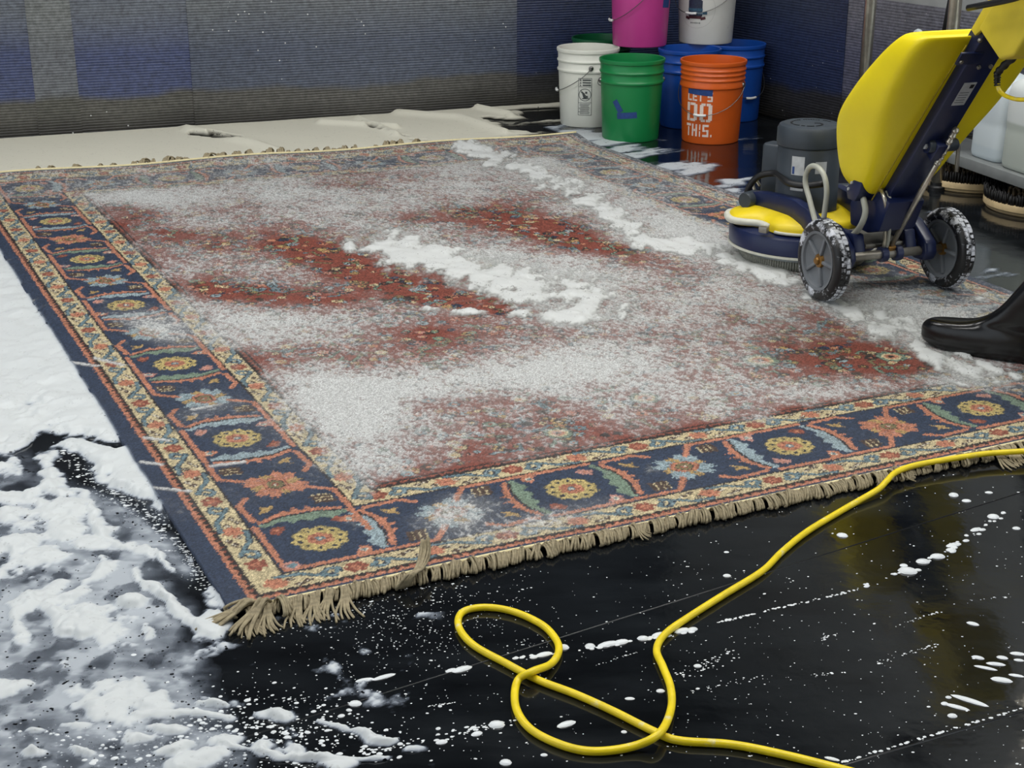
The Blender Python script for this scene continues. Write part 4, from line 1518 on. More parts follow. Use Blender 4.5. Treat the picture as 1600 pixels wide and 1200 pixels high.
for i in range(40):
    a0, a1 = 2 * math.pi * i / 40, 2 * math.pi * (i + 1) / 40
    ringp.append(cone_poly([(cxb + .006 + r * math.cos(a), .170 + r * math.sin(a)) for r, a in ((.0905, a0), (.0918, a0), (.0918, a1), (.0905, a1))], .0006))
link('sticker_edge', join_meshes('sticker_edge', ringp, False), mat('sticker_edge_grey', (176, 176, 172), rough=.4), b_w2)

# ================================================================== floor machine
ML0 = G(1283, 468, .012)
MR0 = G(1472, 447, .012)
MC = (ML0 + MR0) / 2
ms = (MR0 - ML0)[:2]
SEP = float(np.linalg.norm(ms))
mach = thing('floor_machine', 'navy and yellow rotary floor scrubber with a yellow tank, standing on the rug', 'floor machine', (MC[0], MC[1], .0125), math.atan2(ms[1], ms[0]))
m_navy = mat('navy_enamel', (22, 33, 70), rough=.34, var=.10, scale=10, wear=(150, 156, 170), wear_amt=.27, wear_scale=42)
m_yel = mat('yellow_polyethylene', (248, 226, 10), rough=.42, var=.04, scale=6, bump=.05)
m_yel2 = mat('yellow_box_plastic', (226, 204, 58), rough=.5, var=.06, scale=12)
m_motor = mat('motor_slate_paint', (52, 60, 68), rough=.45, var=.15, scale=14)
m_chrome = mat('steel_rod', (206, 200, 184), rough=.3, metal=.8, var=.15, scale=40)
m_steel = mat('galvanised_axle', (150, 146, 136), rough=.42, metal=.75, var=.2, scale=30)
m_tyre = mat('tyre_rubber_with_suds', (24, 25, 27), rough=.4, var=.2, scale=30, wear=(214, 218, 226), wear_amt=.47, wear_scale=20)
m_hub = mat('hub_grey_plastic', (112, 117, 122), rough=.45, var=.12, scale=18)
m_hose = mat('clear_grey_hose', (176, 178, 166), rough=.35, var=.08)
m_blk = mat('black_rubber', (18, 19, 21), rough=.45, var=.15)
m_plate = mat('aluminium_plate', (190, 194, 196), rough=.35, metal=.3, var=.12, scale=50)
m_brass = mat('brass_bolt', (150, 112, 58), rough=.4, metal=.7, var=.2)
m_bump = mat('bumper_cream', (206, 206, 192), rough=.5, var=.08)
m_bristle = mat('grey_bristles', (150, 150, 140), rough=.8, var=.3, scale=200)
THT = math.radians(35.45)
A2 = (-math.sin(THT), math.cos(THT))
N2 = (math.cos(THT), math.sin(THT))
P0 = (.018, .248)


def TA(lat, a, n):
    """point in the machine's frame: lateral, along the tilted column, forward of it"""
    return (lat, P0[0] + a * A2[0] + n * N2[0], P0[1] + a * A2[1] + n * N2[1])


# tank: lofted horizontal sections
def interp(x, t):
    xs_, ys_ = zip(*t)
    return float(np.interp(x, xs_, ys_))


tw = ((.305, .085), (.33, .104), (.36, .120), (.42, .136), (.50, .160), (.58, .188), (.66, .202), (.74, .204), (.82, .196))
tf = ((.305, .10), (.33, .13), (.38, .150), (.46, .152), (.52, .130), (.56, .090), (.63, .005), (.69, -.07), (.75, -.150), (.79, -.205), (.82, -.245))
tb = lambda z: P0[0] - (z - P0[1]) * .712 + .008
V, Fs = [], []
NS = 44
zl = [.305, .312, .325, .345, .37, .40, .44, .48, .51, .535, .56, .59, .62, .65, .68, .71, .74, .765, .785, .80, .808]
secs = []
for z in zl:
    k = 1.0
    if z < .345:
        k = .80 + .20 * math.sqrt(max(0, 1 - ((.345 - z) / .04) ** 2))
    if z > .765:
        k = .90 + .10 * math.sqrt(max(0, 1 - ((z - .765) / .0432) ** 2))
    secs.append((z, interp(z, tw) * k, tb(z) * 1.0, interp(z, tf), k))
secs.append((.806, interp(.81, tw) * .80, tb(.806), interp(.806, tf), .76))
secs.append((.790, interp(.81, tw) * .70, tb(.79), interp(.80, tf), .66))
secs.append((.786, .02, tb(.79), interp(.80, tf), .1))
for z, w_, yb, yf, k in secs:
    yc, hy = (yb + yf) / 2, (yf - yb) / 2 * (k if k < .999 else 1)
    for i in range(NS):
        a = 2 * math.pi * i / NS
        c, s_ = math.cos(a), math.sin(a)
        e = 3.6 if s_ > 0 else (8.0 if c > 0 else 5.5)
        V.append((w_ * math.copysign(abs(c) ** (2 / e), c), yc + hy * math.copysign(abs(s_) ** (2 / e), s_), z))
n_s = len(secs)
for j in range(n_s - 1):
    for i in range(NS):
        l = (i + 1) % NS
        Fs.append((j * NS + i, j * NS + l, (j + 1) * NS + l, (j + 1) * NS + i))
Fs.append(tuple(reversed(range(NS))))
Fs.append(tuple(range((n_s - 1) * NS, n_s * NS)))
tank = link('tank', mesh('tank', V, Fs), m_yel, mach)
sm = tank.modifiers.new('soft', 'SUBSURF')
sm.levels = sm.render_levels = 1
tube_obj('parting_line', [TA(-.078, .06, -.002), TA(-.076, .3, -.004), TA(-.070, .52, -.004), TA(-.062, .66, -.004)], .0022, mat('parting_dark_yellow', (168, 146, 10), rough=.6), tank, 5, 3)  # tank parting line as a thin tube in darker yellow


def tbox(name, lat, a0, a1, n0, n1, half, m, parent, bevel=.004):
    """box aligned with the tilted column"""
    c = TA(lat, (a0 + a1) / 2, (n0 + n1) / 2)
    return box_obj(name, (half * 2, n1 - n0, a1 - a0), m, parent, c, (THT, 0, 0), bevel)


col = tbox('handle_column', 0, -.05, 1.12, -.026, .028, .047, m_navy, mach, .006)
tbox('clamp_bracket', -.050, .615, .655, -.030, -.022, .036, m_navy, mach, .002)
for la, a in ((-.075, .628), (-.008, .604), (.030, .604), (-.055, .70)):
    lathe_obj('screw', [(0, .004), (.005, .003), (.006, 0), (.006, -.004)], m_steel, mach, 12, loc=TA(la, a, -.031), rot=(THT + math.pi / 2, 0, 0))
# sticker on the column
st = tbox('sticker', 0.0, .462, .545, -.0275, -.0258, .020, m_plate, col, 0)
st.parent = mach
tbox('sticker_mark', .010, .525, .538, -.0281, -.0270, .006, m_blk, mach, 0)
for k in range(5):
    tbox('sticker_mark', -.002, .472 + k * .009, .4745 + k * .009, -.0281, -.0270, .014, mat('sticker_print', (120, 122, 126), rough=.5), mach, 0)

# switch box at the top of the column with its lever, strain relief and cable
poly = [(.742, -.030), (.744, -.150), (.79, -.185), (.98, -.185), (1.04, -.13), (1.05, -.030)]
bm = bmesh.new()
A_ = [bm.verts.new(TA(-.085, a, n)) for a, n in poly]
B_ = [bm.verts.new(TA(.085, a, n)) for a, n in poly]
bm.faces.new(A_)
bm.faces.new(list(reversed(B_)))
for i in range(len(poly)):
    bm.faces.new((A_[i], B_[i], B_[(i + 1) % len(poly)], A_[(i + 1) % len(poly)]))
bmesh.ops.recalc_face_normals(bm, faces=bm.faces)
bmesh.ops.bevel(bm, geom=bm.edges[:], offset=.010, segments=3, affect='EDGES', profile=.5)
sw = link('switch_box', bm_mesh('switch_box', bm), m_yel2, mach)
bm = bmesh.new()
pl2 = [(.700, .012), (.700, -.012), (.78, -.040), (1.02, -.040), (1.02, .012)]
A_ = [bm.verts.new(TA(-.062, a, n)) for a, n in pl2]
B_ = [bm.verts.new(TA(-.050, a, n)) for a, n in pl2]
bm.faces.new(A_)
bm.faces.new(list(reversed(B_)))
for i in range(len(pl2)):
    bm.faces.new((A_[i], B_[i], B_[(i + 1) % len(pl2)], A_[(i + 1) % len(pl2)]))
bmesh.ops.recalc_face_normals(bm, faces=bm.faces)
bmesh.ops.bevel(bm, geom=bm.edges[:], offset=.003, segments=2, affect='EDGES', profile=.5)
link('side_cheek', bm_mesh('side_cheek', bm), m_yel2, sw)
tbox('lid_ridge', 0.0, .80, .97, -.190, -.183, .055, m_yel2, mach, .003)
tube_obj('lever', [TA(-.13, .795, -.011), TA(-.13, .93, -.132), TA(-.125, .99, -.17)], .0082, m_blk, mach, 10, 4)
tube_obj('strain_relief', [TA(0, .744, -.118), (0, -.434, .725), (0, -.428, .705), (0, -.431, .684)], lambda t: .0105 - .003 * t + .0014 * math.sin(t * 60), m_blk, mach, 12, 14)
cb = [(0, -.431, .690), (0, -.440, .676), (0, -.466, .665), (0, -.52, .663), (.02, -.58, .67), (.10, -.66, .66), (.22, -.72, .58), (.34, -.74, .36), (.40, -.78, .12), (.44, -.86, .014), (.50, -.96, .012)]
tube_obj('machine_cable', cb, .0056, m_cable, mach, 10, 8)
# grip bar
tube_obj('grip_bar', [TA(-.26, 1.10, -.06), TA(-.2, 1.10, -.03), TA(0, 1.10, -.01), TA(.2, 1.10, -.03), TA(.26, 1.10, -.06)], .014, m_blk, mach, 12, 5)

# motor
motor = lathe_obj('motor', [(0, .10), (.100, .10), (.100, .362), (.098, .366), (.1045, .370), (.1055, .378), (.1050, .420), (.099, .432), (.086, .437), (.080, .4345), (0, .4345)], m_motor, mach, 56, loc=(-.012, .462, 0))
vent = []
for k in range(46):
    r = .016 + .06 * ((k * .618) % 1) ** .5
    a = k * 2.399
    v_, f_ = lathe([(0.0035, 0), (.0035, .0012), (0, .0012)], 6)
    vent.append(([(x + r * math.cos(a), y + r * math.sin(a), z + .4348) for x, y, z in v_], f_))
link('fan_grille', join_meshes('fan_grille', vent, False), m_blk, motor)
box_obj('capacitor_box', (.062, .085, .175), m_motor, mach, (-.062, .575, .268), (0, 0, .5), .012, 3)


def cyl_plate(name, cx, cy, r, ang, z0, z1, dw, m, parent):
    V, Fs = [], []
    n = 8
    for z in (z0, z1):
        for k in range(n + 1):
            a = ang + (k / n - .5) * dw
            V.append((cx + r * math.sin(a), cy - r * math.cos(a), z))
    Fs = [(k, k + 1, n + 2 + k, n + 1 + k) for k in range(n)]
    return link(name, mesh(name, V, Fs), m, parent)


cyl_plate('name_plate', 0, 0, .1012, -.86, .285, .345, .42, m_plate, motor)
cyl_plate('name_plate', 0, 0, .1012, -.86, .235, .262, .42, m_plate, motor)
cyl_plate('name_plate', 0, 0, .1012, -.12, .292, .330, .38, m_plate, motor)
cyl_plate('plate_print', 0, 0, .1016, -1.0, .288, .312, .08, mat('plate_blue_ink', (40, 70, 130), rough=.5), motor)

# brush deck
DK = (-.018, .455)
deck = lathe_obj('brush_deck', [(.16, .050), (.232, .050), (.240, .056), (.241, .098), (.234, .110), (.150, .122), (.10, .126), (0, .126)], m_navy, mach, 64, loc=(*DK, 0))
lathe_obj('deck_rim', [(.236, .0475), (.2435, .0475), (.2435, .0545), (.236, .0545)], m_bump, deck, 64)
br = lathe_obj('brush_block', [(.05, .030), (.205, .030), (.208, .034), (.206, .050), (.05, .050)], mat('brush_block_grey', (138, 144, 146), rough=.45), mach, 56, loc=(*DK, 0))
tf_ = []
for k in range(150):
    a = 2 * math.pi * k / 150
    for r in (.198, .186):
        x, y = r * math.cos(a), r * math.sin(a)
        tf_.append(tube([(x, y, .031), (x * 1.012, y * 1.012, .001)], .0046, 4, 1))
bo = link('brush_bristles', join_meshes('brush_bristles', tf_), m_bristle, br)
tag(bo, kind='stuff')

# yellow splash cover on the deck: ring with a lobe on the left side, cream hose trim
def cover_r(a):
    d = (a - math.radians(158) + math.pi) % (2 * math.pi) - math.pi
    d2 = (a - math.radians(232) + math.pi) % (2 * math.pi) - math.pi
    return .176 + .068 * math.exp(-(d / .42) ** 4) + .034 * math.exp(-(d2 / .5) ** 4)


V, Fs = [], []
n = 96
rows = ((1.0, .118), (1.0, .132), (.985, .142), (.94, .150), (.70, .166), (.56, .168), (.56, .12))
for f_, z in rows:
    for k in range(n):
        a = 2 * math.pi * k / n
        r = cover_r(a) * f_ if f_ > .6 else .110
        V.append((r * math.cos(a), r * math.sin(a), z))
for j in range(len(rows) - 1):
    for k in range(n):
        l = (k + 1) % n
        Fs.append((j * n + k, j * n + l, (j + 1) * n + l, (j + 1) * n + k))
link('splash_cover', mesh('splash_cover', V, Fs), m_yel2 if False else mat('yellow_cover_plastic', (232, 206, 26), rough=.45, var=.08, scale=20, wear=(150, 140, 60), wear_amt=.30, wear_scale=30), mach, (*DK, 0))
tr_pts = [((cover_r(a) + .004) * math.cos(a) + DK[0], (cover_r(a) + .004) * math.sin(a) + DK[1], .131) for a in np.linspace(math.radians(120), math.radians(205), 22)]
tube_obj('hose_trim', tr_pts, .0115, m_bump, mach, 10, 2)
tr_pts = [((cover_r(a) + .002) * math.cos(a) + DK[0], (cover_r(a) + .002) * math.sin(a) + DK[1], .122) for a in np.linspace(math.radians(214), math.radians(262), 14)]
tube_obj('hose_trim', tr_pts, .005, m_bump, mach, 8, 2)
box_obj('trim_clip', (.022, .03, .02), m_steel, mach, (-.225, .345, .132), (0, 0, .6), .004)

# lifting fork: two navy arms reaching over the deck to the column foot
def arm(sg):
    bm = bmesh.new()
    ps = [(-.172, .545, .196, .030), (-.156, .50, .200, .036), (-.138, .42, .204, .040), (-.128, .34, .204, .046), (-.124, .27, .190, .052), (-.118, .20, .155, .045), (-.11, .14, .12, .03)]
    rings = []
    for i, (x, y, z, h_) in enumerate(ps):
        rings.append([bm.verts.new((x if sg < 0 else -x, y, z + dz)) for dz in (-h_, h_ * .35)] + [bm.verts.new(((x + .036) * (1 if sg < 0 else -1), y + .012, z + dz)) for dz in (h_ * .35, -h_)])
    for r0, r1_ in zip(rings[:-1], rings[1:]):
        for k in range(4):
            bm.faces.new((r0[k], r0[(k + 1) % 4], r1_[(k + 1) % 4], r1_[k]))
    bm.faces.new(rings[0])
    bm.faces.new(list(reversed(rings[-1])))
    bmesh.ops.recalc_face_normals(bm, faces=bm.faces)
    bmesh.ops.bevel(bm, geom=bm.edges[:], offset=.004, segments=2, affect='EDGES', profile=.5)
    return link('lift_arm', bm_mesh('lift_arm', bm), m_navy, mach)


arm(-1)
arm(1)
lathe_obj('pivot', [(0, -.034), (.024, -.034), (.027, -.028), (.027, .028), (.021, .034), (.019, .030), (0, .030)], m_motor, mach, 24, axis='x', loc=(-.168, .545, .182), rot=(0, 0, math.radians(25)))
lathe_obj('pivot', [(0, -.034), (.024, -.034), (.027, -.028), (.027, .028), (.021, .034), (.019, .030), (0, .030)], m_motor, mach, 24, axis='x', loc=(.168, .545, .182), rot=(0, 0, math.radians(-25)))
for p in ((-.182, .508, .142), (-.168, .486, .136)):
    lathe_obj('nut', [(0, -.008), (.008, -.008), (.009, 0), (.008, .008), (0, .008)], m_steel, mach, 6, axis='x', loc=p)
tube_obj('lift_ring', [(-.12, .60, .185), (-.125, .615, .215), (-.11, .625, .225), (-.095, .62, .205)], .005, m_chrome, mach, 8, 5)

# column foot, gussets, fins to the wheels
prism_obj('column_foot', [(.105, .300), (.125, .250), (.115, .190), (.02, .185), (-.045, .205), (-.085, .30), (.0, .33)], -.062, .062, m_navy, mach, .008)
prism_obj('base_rail', [(.30, .135), (.30, .165), (.02, .185), (.0, .13), (.10, .11)], -.108, -.070, m_navy, mach, .005)
prism_obj('base_rail', [(.30, .135), (.30, .165), (.02, .185), (.0, .13), (.10, .11)], .070, .108, m_navy, mach, .005)
prism_obj('valve_block', [(.060, .285), (.075, .315), (.030, .352), (-.012, .350), (.0, .312), (.020, .285)], -.112, -.060, m_navy, mach, .004)
for y, z in ((.040, .338), (.055, .316)):
    lathe_obj('screw', [(0, -.004), (.0045, -.003), (.005, .004)], m_plate, mach, 10, axis='x', loc=(-.113, y, z))
for sg in (-1, 1):
    x0, x1 = sorted((sg * .118, sg * .162))
    prism_obj('wheel_bracket', [(.175, .165), (.145, .212), (.060, .205), (-.022, .152), (-.032, .118), (-.018, .092), (.030, .088), (.10, .10)], x0, x1, m_navy, mach, .010, seg=3)
prism_obj('cross_plate', [(.02, .135), (.16, .150), (.16, .162), (.02, .150)], -.06, .13, m_steel, mach, .002)

# wheels and axle
WR = .121
tread = []


def wheel(lat):
    w_ = thing('wheel', None, None)
    for k in list(w_.keys()):
        del w_[k]
    return w_


def make_wheel(lat, sg):
    prof = [(.088, -.023), (.094, -.026), (.108, -.026), (.116, -.021), (.1205, -.012), (.1212, 0), (.1205, .012), (.116, .021), (.108, .026), (.094, .026), (.088, .023), (.088, -.023)]
    ty = lathe_obj('tyre', prof, m_tyre, mach, 64, axis='x', loc=(lat, 0, WR), angle=60)
    # shallow tread blocks
    tb_ = []
    for k in range(44):
        a = 2 * math.pi * k / 44
        for o_ in (-.013, .003):
            c, s_ = math.cos(a + (.05 if o_ > 0 else 0)), math.sin(a + (.05 if o_ > 0 else 0))
            y0, z0 = .1195 * c, .1195 * s_
            tx, tz = -s_ * .0052, c * .0052
            rx, rz = c * .0028, s_ * .0028
            V_ = []
            for e in (0, 1):
                for (i_, j_) in ((-1, 0), (1, 0), (1, 1), (-1, 1)):
                    V_.append((o_ + j_ * .011, y0 + i_ * tx + e * rx, z0 + i_ * tz + e * rz))
            tb_.append((V_, [(0, 1, 2, 3), (4, 7, 6, 5), (0, 4, 5, 1), (1, 5, 6, 2), (2, 6, 7, 3), (3, 7, 4, 0)]))
    tt_ = link('tread', join_meshes('tread', tb_, False), mat('tread_packed_with_suds', (30, 31, 33), rough=.5, var=.2, scale=30, wear=(214, 218, 226), wear_amt=.56, wear_scale=18), ty)
    tag(tt_, kind='stuff')
    hub = lathe_obj('hub', [(0, -.012), (.072, -.012), (.078, -.016), (.080, -.024), (.0885, -.026), (.0885, .026), (.080, .024), (.078, .016), (.072, .012), (0, .012)], m_hub, mach, 48, axis='x', loc=(lat, 0, WR))
    for k in range(5):
        a = 2 * math.pi * k / 5 + .35
        for f_ in (-1, 1):
            box_obj('spoke', (.014, .010, .058), m_hub, hub, (f_ * .0145, -.048 * math.sin(a), .048 * math.cos(a)), (a, 0, 0), .003)
    lathe_obj('hub_cap', [(0, -.030), (.009, -.030), (.012, -.026), (.012, -.022), (.020, -.020), (.022, -.012), (.022, .012), (.020, .020), (.012, .024), (.012, .028), (0, .030)], m_brass, hub, 20, axis='x')


make_wheel(-SEP / 2, -1)
make_wheel(SEP / 2, 1)
tube_obj('axle', [(-SEP / 2, 0, WR), (SEP / 2, 0, WR)], .0135, m_steel, mach, 14, 1)
for x in (-.012, .038):
    lathe_obj('collar', [(.012, -.010), (.023, -.010), (.024, 0), (.023, .010), (.012, .010)], m_navy, mach, 20, axis='x', loc=(x, 0, WR))
box_obj('rod_clevis', (.026, .028, .036), m_brass, mach, (.013, .006, WR + .014), (THT * .9, 0, 0), .004)
rodv = [(.013, .004, WR + .012), (.030, -.238, .538)]
tube_obj('tilt_rod', rodv, .0078, m_chrome, mach, 12, 1)
thr = []
for k in range(7):
    t_ = .72 + k * .042
    p = [rodv[0][i] + (rodv[1][i] - rodv[0][i]) * t_ for i in range(3)]
    p2 = [rodv[0][i] + (rodv[1][i] - rodv[0][i]) * (t_ + .02) for i in range(3)]
    thr.append(tube([p, p2], .0096, 10, 1))
link('rod_notches', join_meshes('rod_notches', thr), m_chrome, mach)
lathe_obj('clamp_barrel', [(0, -.048), (.016, -.048), (.019, -.043), (.019, .040), (.016, .046), (0, .046)], m_motor, mach, 20, axis='x', loc=(.026, -.186, .482))
lathe_obj('clamp_lug', [(0, -.014), (.021, -.014), (.022, 0), (.021, .014), (0, .014)], m_navy, mach, 20, axis='x', loc=(-.008, -.178, .482))
lathe_obj('clamp_bolt', [(0, -.006), (.009, -.005), (.010, .004)], m_plate, mach, 14, axis='x', loc=(-.024, -.178, .482))
tube_obj('clamp_lever', [(.060, -.180, .484), (.080, -.182, .480), (.084, -.182, .462), (.084, -.184, .402)], .0058, m_steel, mach, 8, 4)
tbox('column_lug', .010, .27, .33, -.055, -.02, .016, m_navy, mach, .004)

# hoses and cables
tube_obj('hose', [(-.12, .205, .165), (-.12, .255, .235), (-.12, .292, .290), (-.12, .275, .335), (-.12, .232, .348), (-.12, .185, .330), (-.12, .163, .285), (-.12, .166, .225), (-.12, .172, .16)], .0085, m_hose, mach, 10, 6)
tube_obj('hose', [(-.085, .025, .305), (-.088, .005, .285), (-.088, -.006, .258), (-.09, .004, .222), (-.09, .035, .185), (-.09, .085, .155), (-.09, .13, .145)], .0095, m_hose, mach, 10, 6)
tube_obj('cable_conduit', [(-.055, -.020, .332), (-.062, -.05, .318), (-.060, -.064, .294), (-.050, -.056, .262), (-.035, -.034, .222), (-.02, -.018, .18), (-.01, 0, .14)], .006, m_chrome, mach, 8, 6)
tube_obj('cable_conduit', [(-.045, -.040, .325), (-.040, -.066, .290), (-.03, -.052, .235), (-.01, -.02, .165), (.0, 0, .14)], .005, m_hose, mach, 8, 6)
tube_obj('motor_lead', [(-.165, .585, .165), (-.160, .575, .215), (-.140, .55, .255), (-.110, .50, .272), (-.115, .44, .268), (-.116, .395, .262), (-.09, .35, .262), (-.05, .30, .275)], .0105, m_blk, mach, 10, 6)
lathe_obj('hose_barb', [(0, 0), (.012, 0), (.012, .012), (.008, .016), (.008, .028)], m_steel, mach, 12, loc=(-.12, .172, .142))
# hand-tightened drain stub between tank and column foot
tube_obj('drain_stub', [(.060, -.03, .31), (.062, -.01, .26), (.06, .03, .20)], .016, m_motor, mach, 10, 4)

# ================================================================== rack with jugs along the right wall
SA = np.array([1.500, 6.325])
SD = np.array([1.835, 5.245]) - np.array([1.511, 6.290])
SD = SD / np.linalg.norm(SD)
SN = np.array([-SD[1], SD[0]])                       # towards the wall
rang = math.atan2(SD[1], SD[0])
m_shelf = mat('shelf_grey', (128, 132, 132), rough=.45, var=.12, scale=14)
rack = thing('storage_rack', 'low grey shelf on chrome pipe posts along the right wall', 'shelf', (SA[0], SA[1], 0), rang)
SL = 1.75
box_obj('shelf_board', (SL, .24, .018), m_shelf, rack, (SL / 2 - .03, .145, .141), (0, 0, 0), .003)
box_obj('shelf_lip', (SL, .012, .042), m_shelf, rack, (SL / 2 - .03, .028, .131), (0, 0, 0), .003)
for x in (0.0, .615, 1.60):
    p = tube_obj('post', [(x, .0, .0), (x, .0, 2.1)], .0245, m_chrome, rack, 20, 1)
    lathe_obj('foot', [(0, 0), (.034, 0), (.034, .012), (.027, .018), (.027, .03)], m_blk, p, 20, loc=(x, 0, 0))
tube_obj('post_cable', [(-.030, -.004, .02), (-.034, -.004, .6), (-.028, -.004, 1.2), (-.030, -.004, 2.0)], .005, m_blk, rack, 8, 4)


def jug_material(name, top, low, zl):
    m = bpy.data.materials.new(name)
    m.use_nodes = True
    nt = m.node_tree
    b = nt.nodes['Principled BSDF']
    b.inputs['Roughness'].default_value = .4
    tc = nt.nodes.new('ShaderNodeTexCoord')
    sx = nt.nodes.new('ShaderNodeSeparateXYZ')
    nt.links.new(tc.outputs['Object'], sx.inputs['Vector'])
    n = nt.nodes.new('ShaderNodeTexNoise')
    n.inputs['Scale'].default_value = 6
    nt.links.new(tc.outputs['Object'], n.inputs['Vector'])
    ad = nt.nodes.new('ShaderNodeMath')
    ad.operation = 'MULTIPLY_ADD'
    nt.links.new(n.outputs['Fac'], ad.inputs[0])
    ad.inputs[1].default_value = .004
    nt.links.new(sx.outputs['Z'], ad.inputs[2])
    r = nt.nodes.new('ShaderNodeValToRGB')
    r.color_ramp.elements[0].position = zl
    r.color_ramp.elements[0].color = (*lin(low), 1)
    r.color_ramp.elements[1].position = zl + .008
    r.color_ramp.elements[1].color = (*lin(top), 1)
    nt.links.new(ad.outputs[0], r.inputs['Fac'])
    nt.links.new(r.outputs['Color'], b.inputs['Base Color'])
    return m


def jug(label, along, depth, w_, d_, h_, m, cap_m):
    """blow-moulded jug: rounded body, sloping shoulder, neck and cap, moulded handle"""
    p = SA + SD * along + SN * depth
    t = thing('jug', label, 'jug', (p[0], p[1], .1505), rang, 'jugs on the low shelf')
    V, Fs = [], []
    ns = 32
    rows = ((0.0, .90), (.006, .97), (.02, 1.0), (h_ * .35, .985), (h_ * .38, .965), (h_ * .41, .985), (h_ * .72, 1.0), (h_ * .80, .96), (h_ * .87, .70), (h_ * .90, .42), (h_ * .91, .22), (h_ * .94, .20))
    for z, k in rows:
        e = 4.5 if k > .8 else 2.4
        for i in range(ns):
            a = 2 * math.pi * i / ns
            c, s_ = math.cos(a), math.sin(a)
            V.append((w_ / 2 * k * math.copysign(abs(c) ** (2 / e), c), d_ / 2 * k * math.copysign(abs(s_) ** (2 / e), s_), z))
    for j in range(len(rows) - 1):
        for i in range(ns):
            l = (i + 1) % ns
            Fs.append((j * ns + i, j * ns + l, (j + 1) * ns + l, (j + 1) * ns + i))
    Fs.append(tuple(reversed(range(ns))))
    Fs.append(tuple(range((len(rows) - 1) * ns, len(rows) * ns)))
    me_ = mesh('body', V, Fs)
    me_.set_sharp_from_angle(angle=math.radians(50))
    link('body', me_, m, t)
    lathe_obj('cap', [(0, h_ * .935), (.030, h_ * .935), (.031, h_ * .94), (.031, h_), (.028, h_ + .004), (0, h_ + .004)], cap_m, t, 24)
    tube_obj('handle', [(-w_ * .10, 0, h_ * .93), (-w_ * .25, 0, h_ * 1.0), (-w_ * .40, 0, h_ * .97), (-w_ * .43, 0, h_ * .85)], .011, m, t, 10, 5)
    return t


jm1 = jug_material('jug_bluish_white', (206, 216, 220), (196, 208, 214), .05)
jm2 = jug_material('jug_liquid_white', (222, 228, 226), (186, 194, 186), .17)
m_capw = mat('jug_cap_white', (226, 228, 226), rough=.4)
jug('white jug standing on the shelf behind the yellow tank', .185, .16, .20, .17, .40, jm1, m_capw)
jug('bluish white jug on the shelf beside a chrome post', .79, .150, .20, .17, .36, jm1, m_capw)
jug('tall milky jug on the shelf showing its liquid level', 1.025, .150, .24, .20, .385, jm2, m_capw)
jug('milky jug at the near end of the shelf', 1.30, .150, .24, .20, .385, jm2, m_capw)

# black long-handled tool leaning across the shelf
q0 = SA + SD * .415 + SN * .06
tl = thing('squeegee', 'black long-handled floor squeegee leaning against the wall above the shelf', 'squeegee', (q0[0], q0[1], .15), rang)
tube_obj('pole', [(.02, .02, .40), (.0, .10, 1.0), (-.03, .22, 1.9)], .0125, m_blk, tl, 12, 3)
box_obj('blade_holder', (.20, .035, .022), m_blk, tl, (.09, .02, .395), (0, 0, 0), .005)
box_obj('blade', (.20, .006, .395), mat('squeegee_rubber', (30, 31, 33), rough=.5), tl, (.09, .02, .1985), (0, 0, 0), .001)


# ================================================================== spare brushes on the floor under the shelf
def brush(label, c, r, tilt):
    t = thing('scrub_brush', label, 'brush', (c[0], c[1], .0), 0, 'spare round brushes under the shelf')
    lathe_obj('block', [(0, .0), (r * .93, .0), (r * .95, .004), (r * .95, .014), (r, .016), (r, .036), (r * .985, .040), (0, .040)], mat('brush_block_cream', (196, 174, 132), rough=.6, var=.12, scale=40), t, 48)
    V, Fs = [], []
    bp = []
    rr = random.Random(int(c[0] * 1000))
    for ring_, k0 in ((.965, 110), (.90, 100), (.83, 90), (.74, 70), (.64, 60)):
        for k in range(k0):
            a = 2 * math.pi * (k + rr.random() * .6) / k0
            R_ = r * ring_
            x, y = R_ * math.cos(a), R_ * math.sin(a)
            sp_ = 1 + rr.uniform(-.01, .05)
            hh = .078 + rr.uniform(-.008, .008) - (.965 - ring_) * .05
            bp.append(tube([(x, y, .038), (x * sp_, y * sp_, hh)], lambda t_: .0062 * (1 - .6 * t_), 4, 1))
    o_ = link('bristles', join_meshes('bristles', bp), mat('black_bristles', (16, 16, 18), rough=.6, var=.3, scale=200), t)
    tag(o_, kind='stuff')
    bp = []
    for k in range(240):
        a, R_ = rr.uniform(0, 6.283), r * .56 * rr.random() ** .5
        x, y = R_ * math.cos(a), R_ * math.sin(a)
        bp.append(tube([(x, y, .038), (x * 1.03, y * 1.03, .070 + rr.uniform(-.008, .008))], lambda t_: .008 * (1 - .5 * t_), 4, 1))
    o_ = link('bristles', join_meshes('bristles', bp), mat('tan_bristles', (120, 104, 82), rough=.7, var=.3, scale=120), t)
    tag(o_, kind='stuff')
    return t


brush('round brush with black bristles lying up, beside the machine wheel', (1.845, 5.845), .200, 0)
brush('round brush with tan bristles at its centre, under the jugs', (1.985, 5.43), .205, 0)

# ================================================================== operator: rubber boots, grey trousers, navy jacket (mostly outside the frame)
per = thing('person', 'person in black rubber boots stepping on the rug behind the machine', 'person', (0, 0, 0))
m_boot = mat('wet_black_rubber', (11, 11, 13), rough=.24, var=.25, scale=22, spec=.5, bump=.5)
m_trou = mat('grey_trousers', (86, 92, 100), rough=.85, var=.15, scale=50)
m_jack = mat('navy_jacket', (40, 44, 54), rough=.85, var=.12, scale=40)
m_skin = mat('skin', (196, 150, 122), rough=.5, var=.06)
m_glove = mat('black_glove', (24, 24, 26), rough=.5, var=.1)
m_hair = mat('dark_hair', (38, 30, 26), rough=.6, var=.2, scale=90)


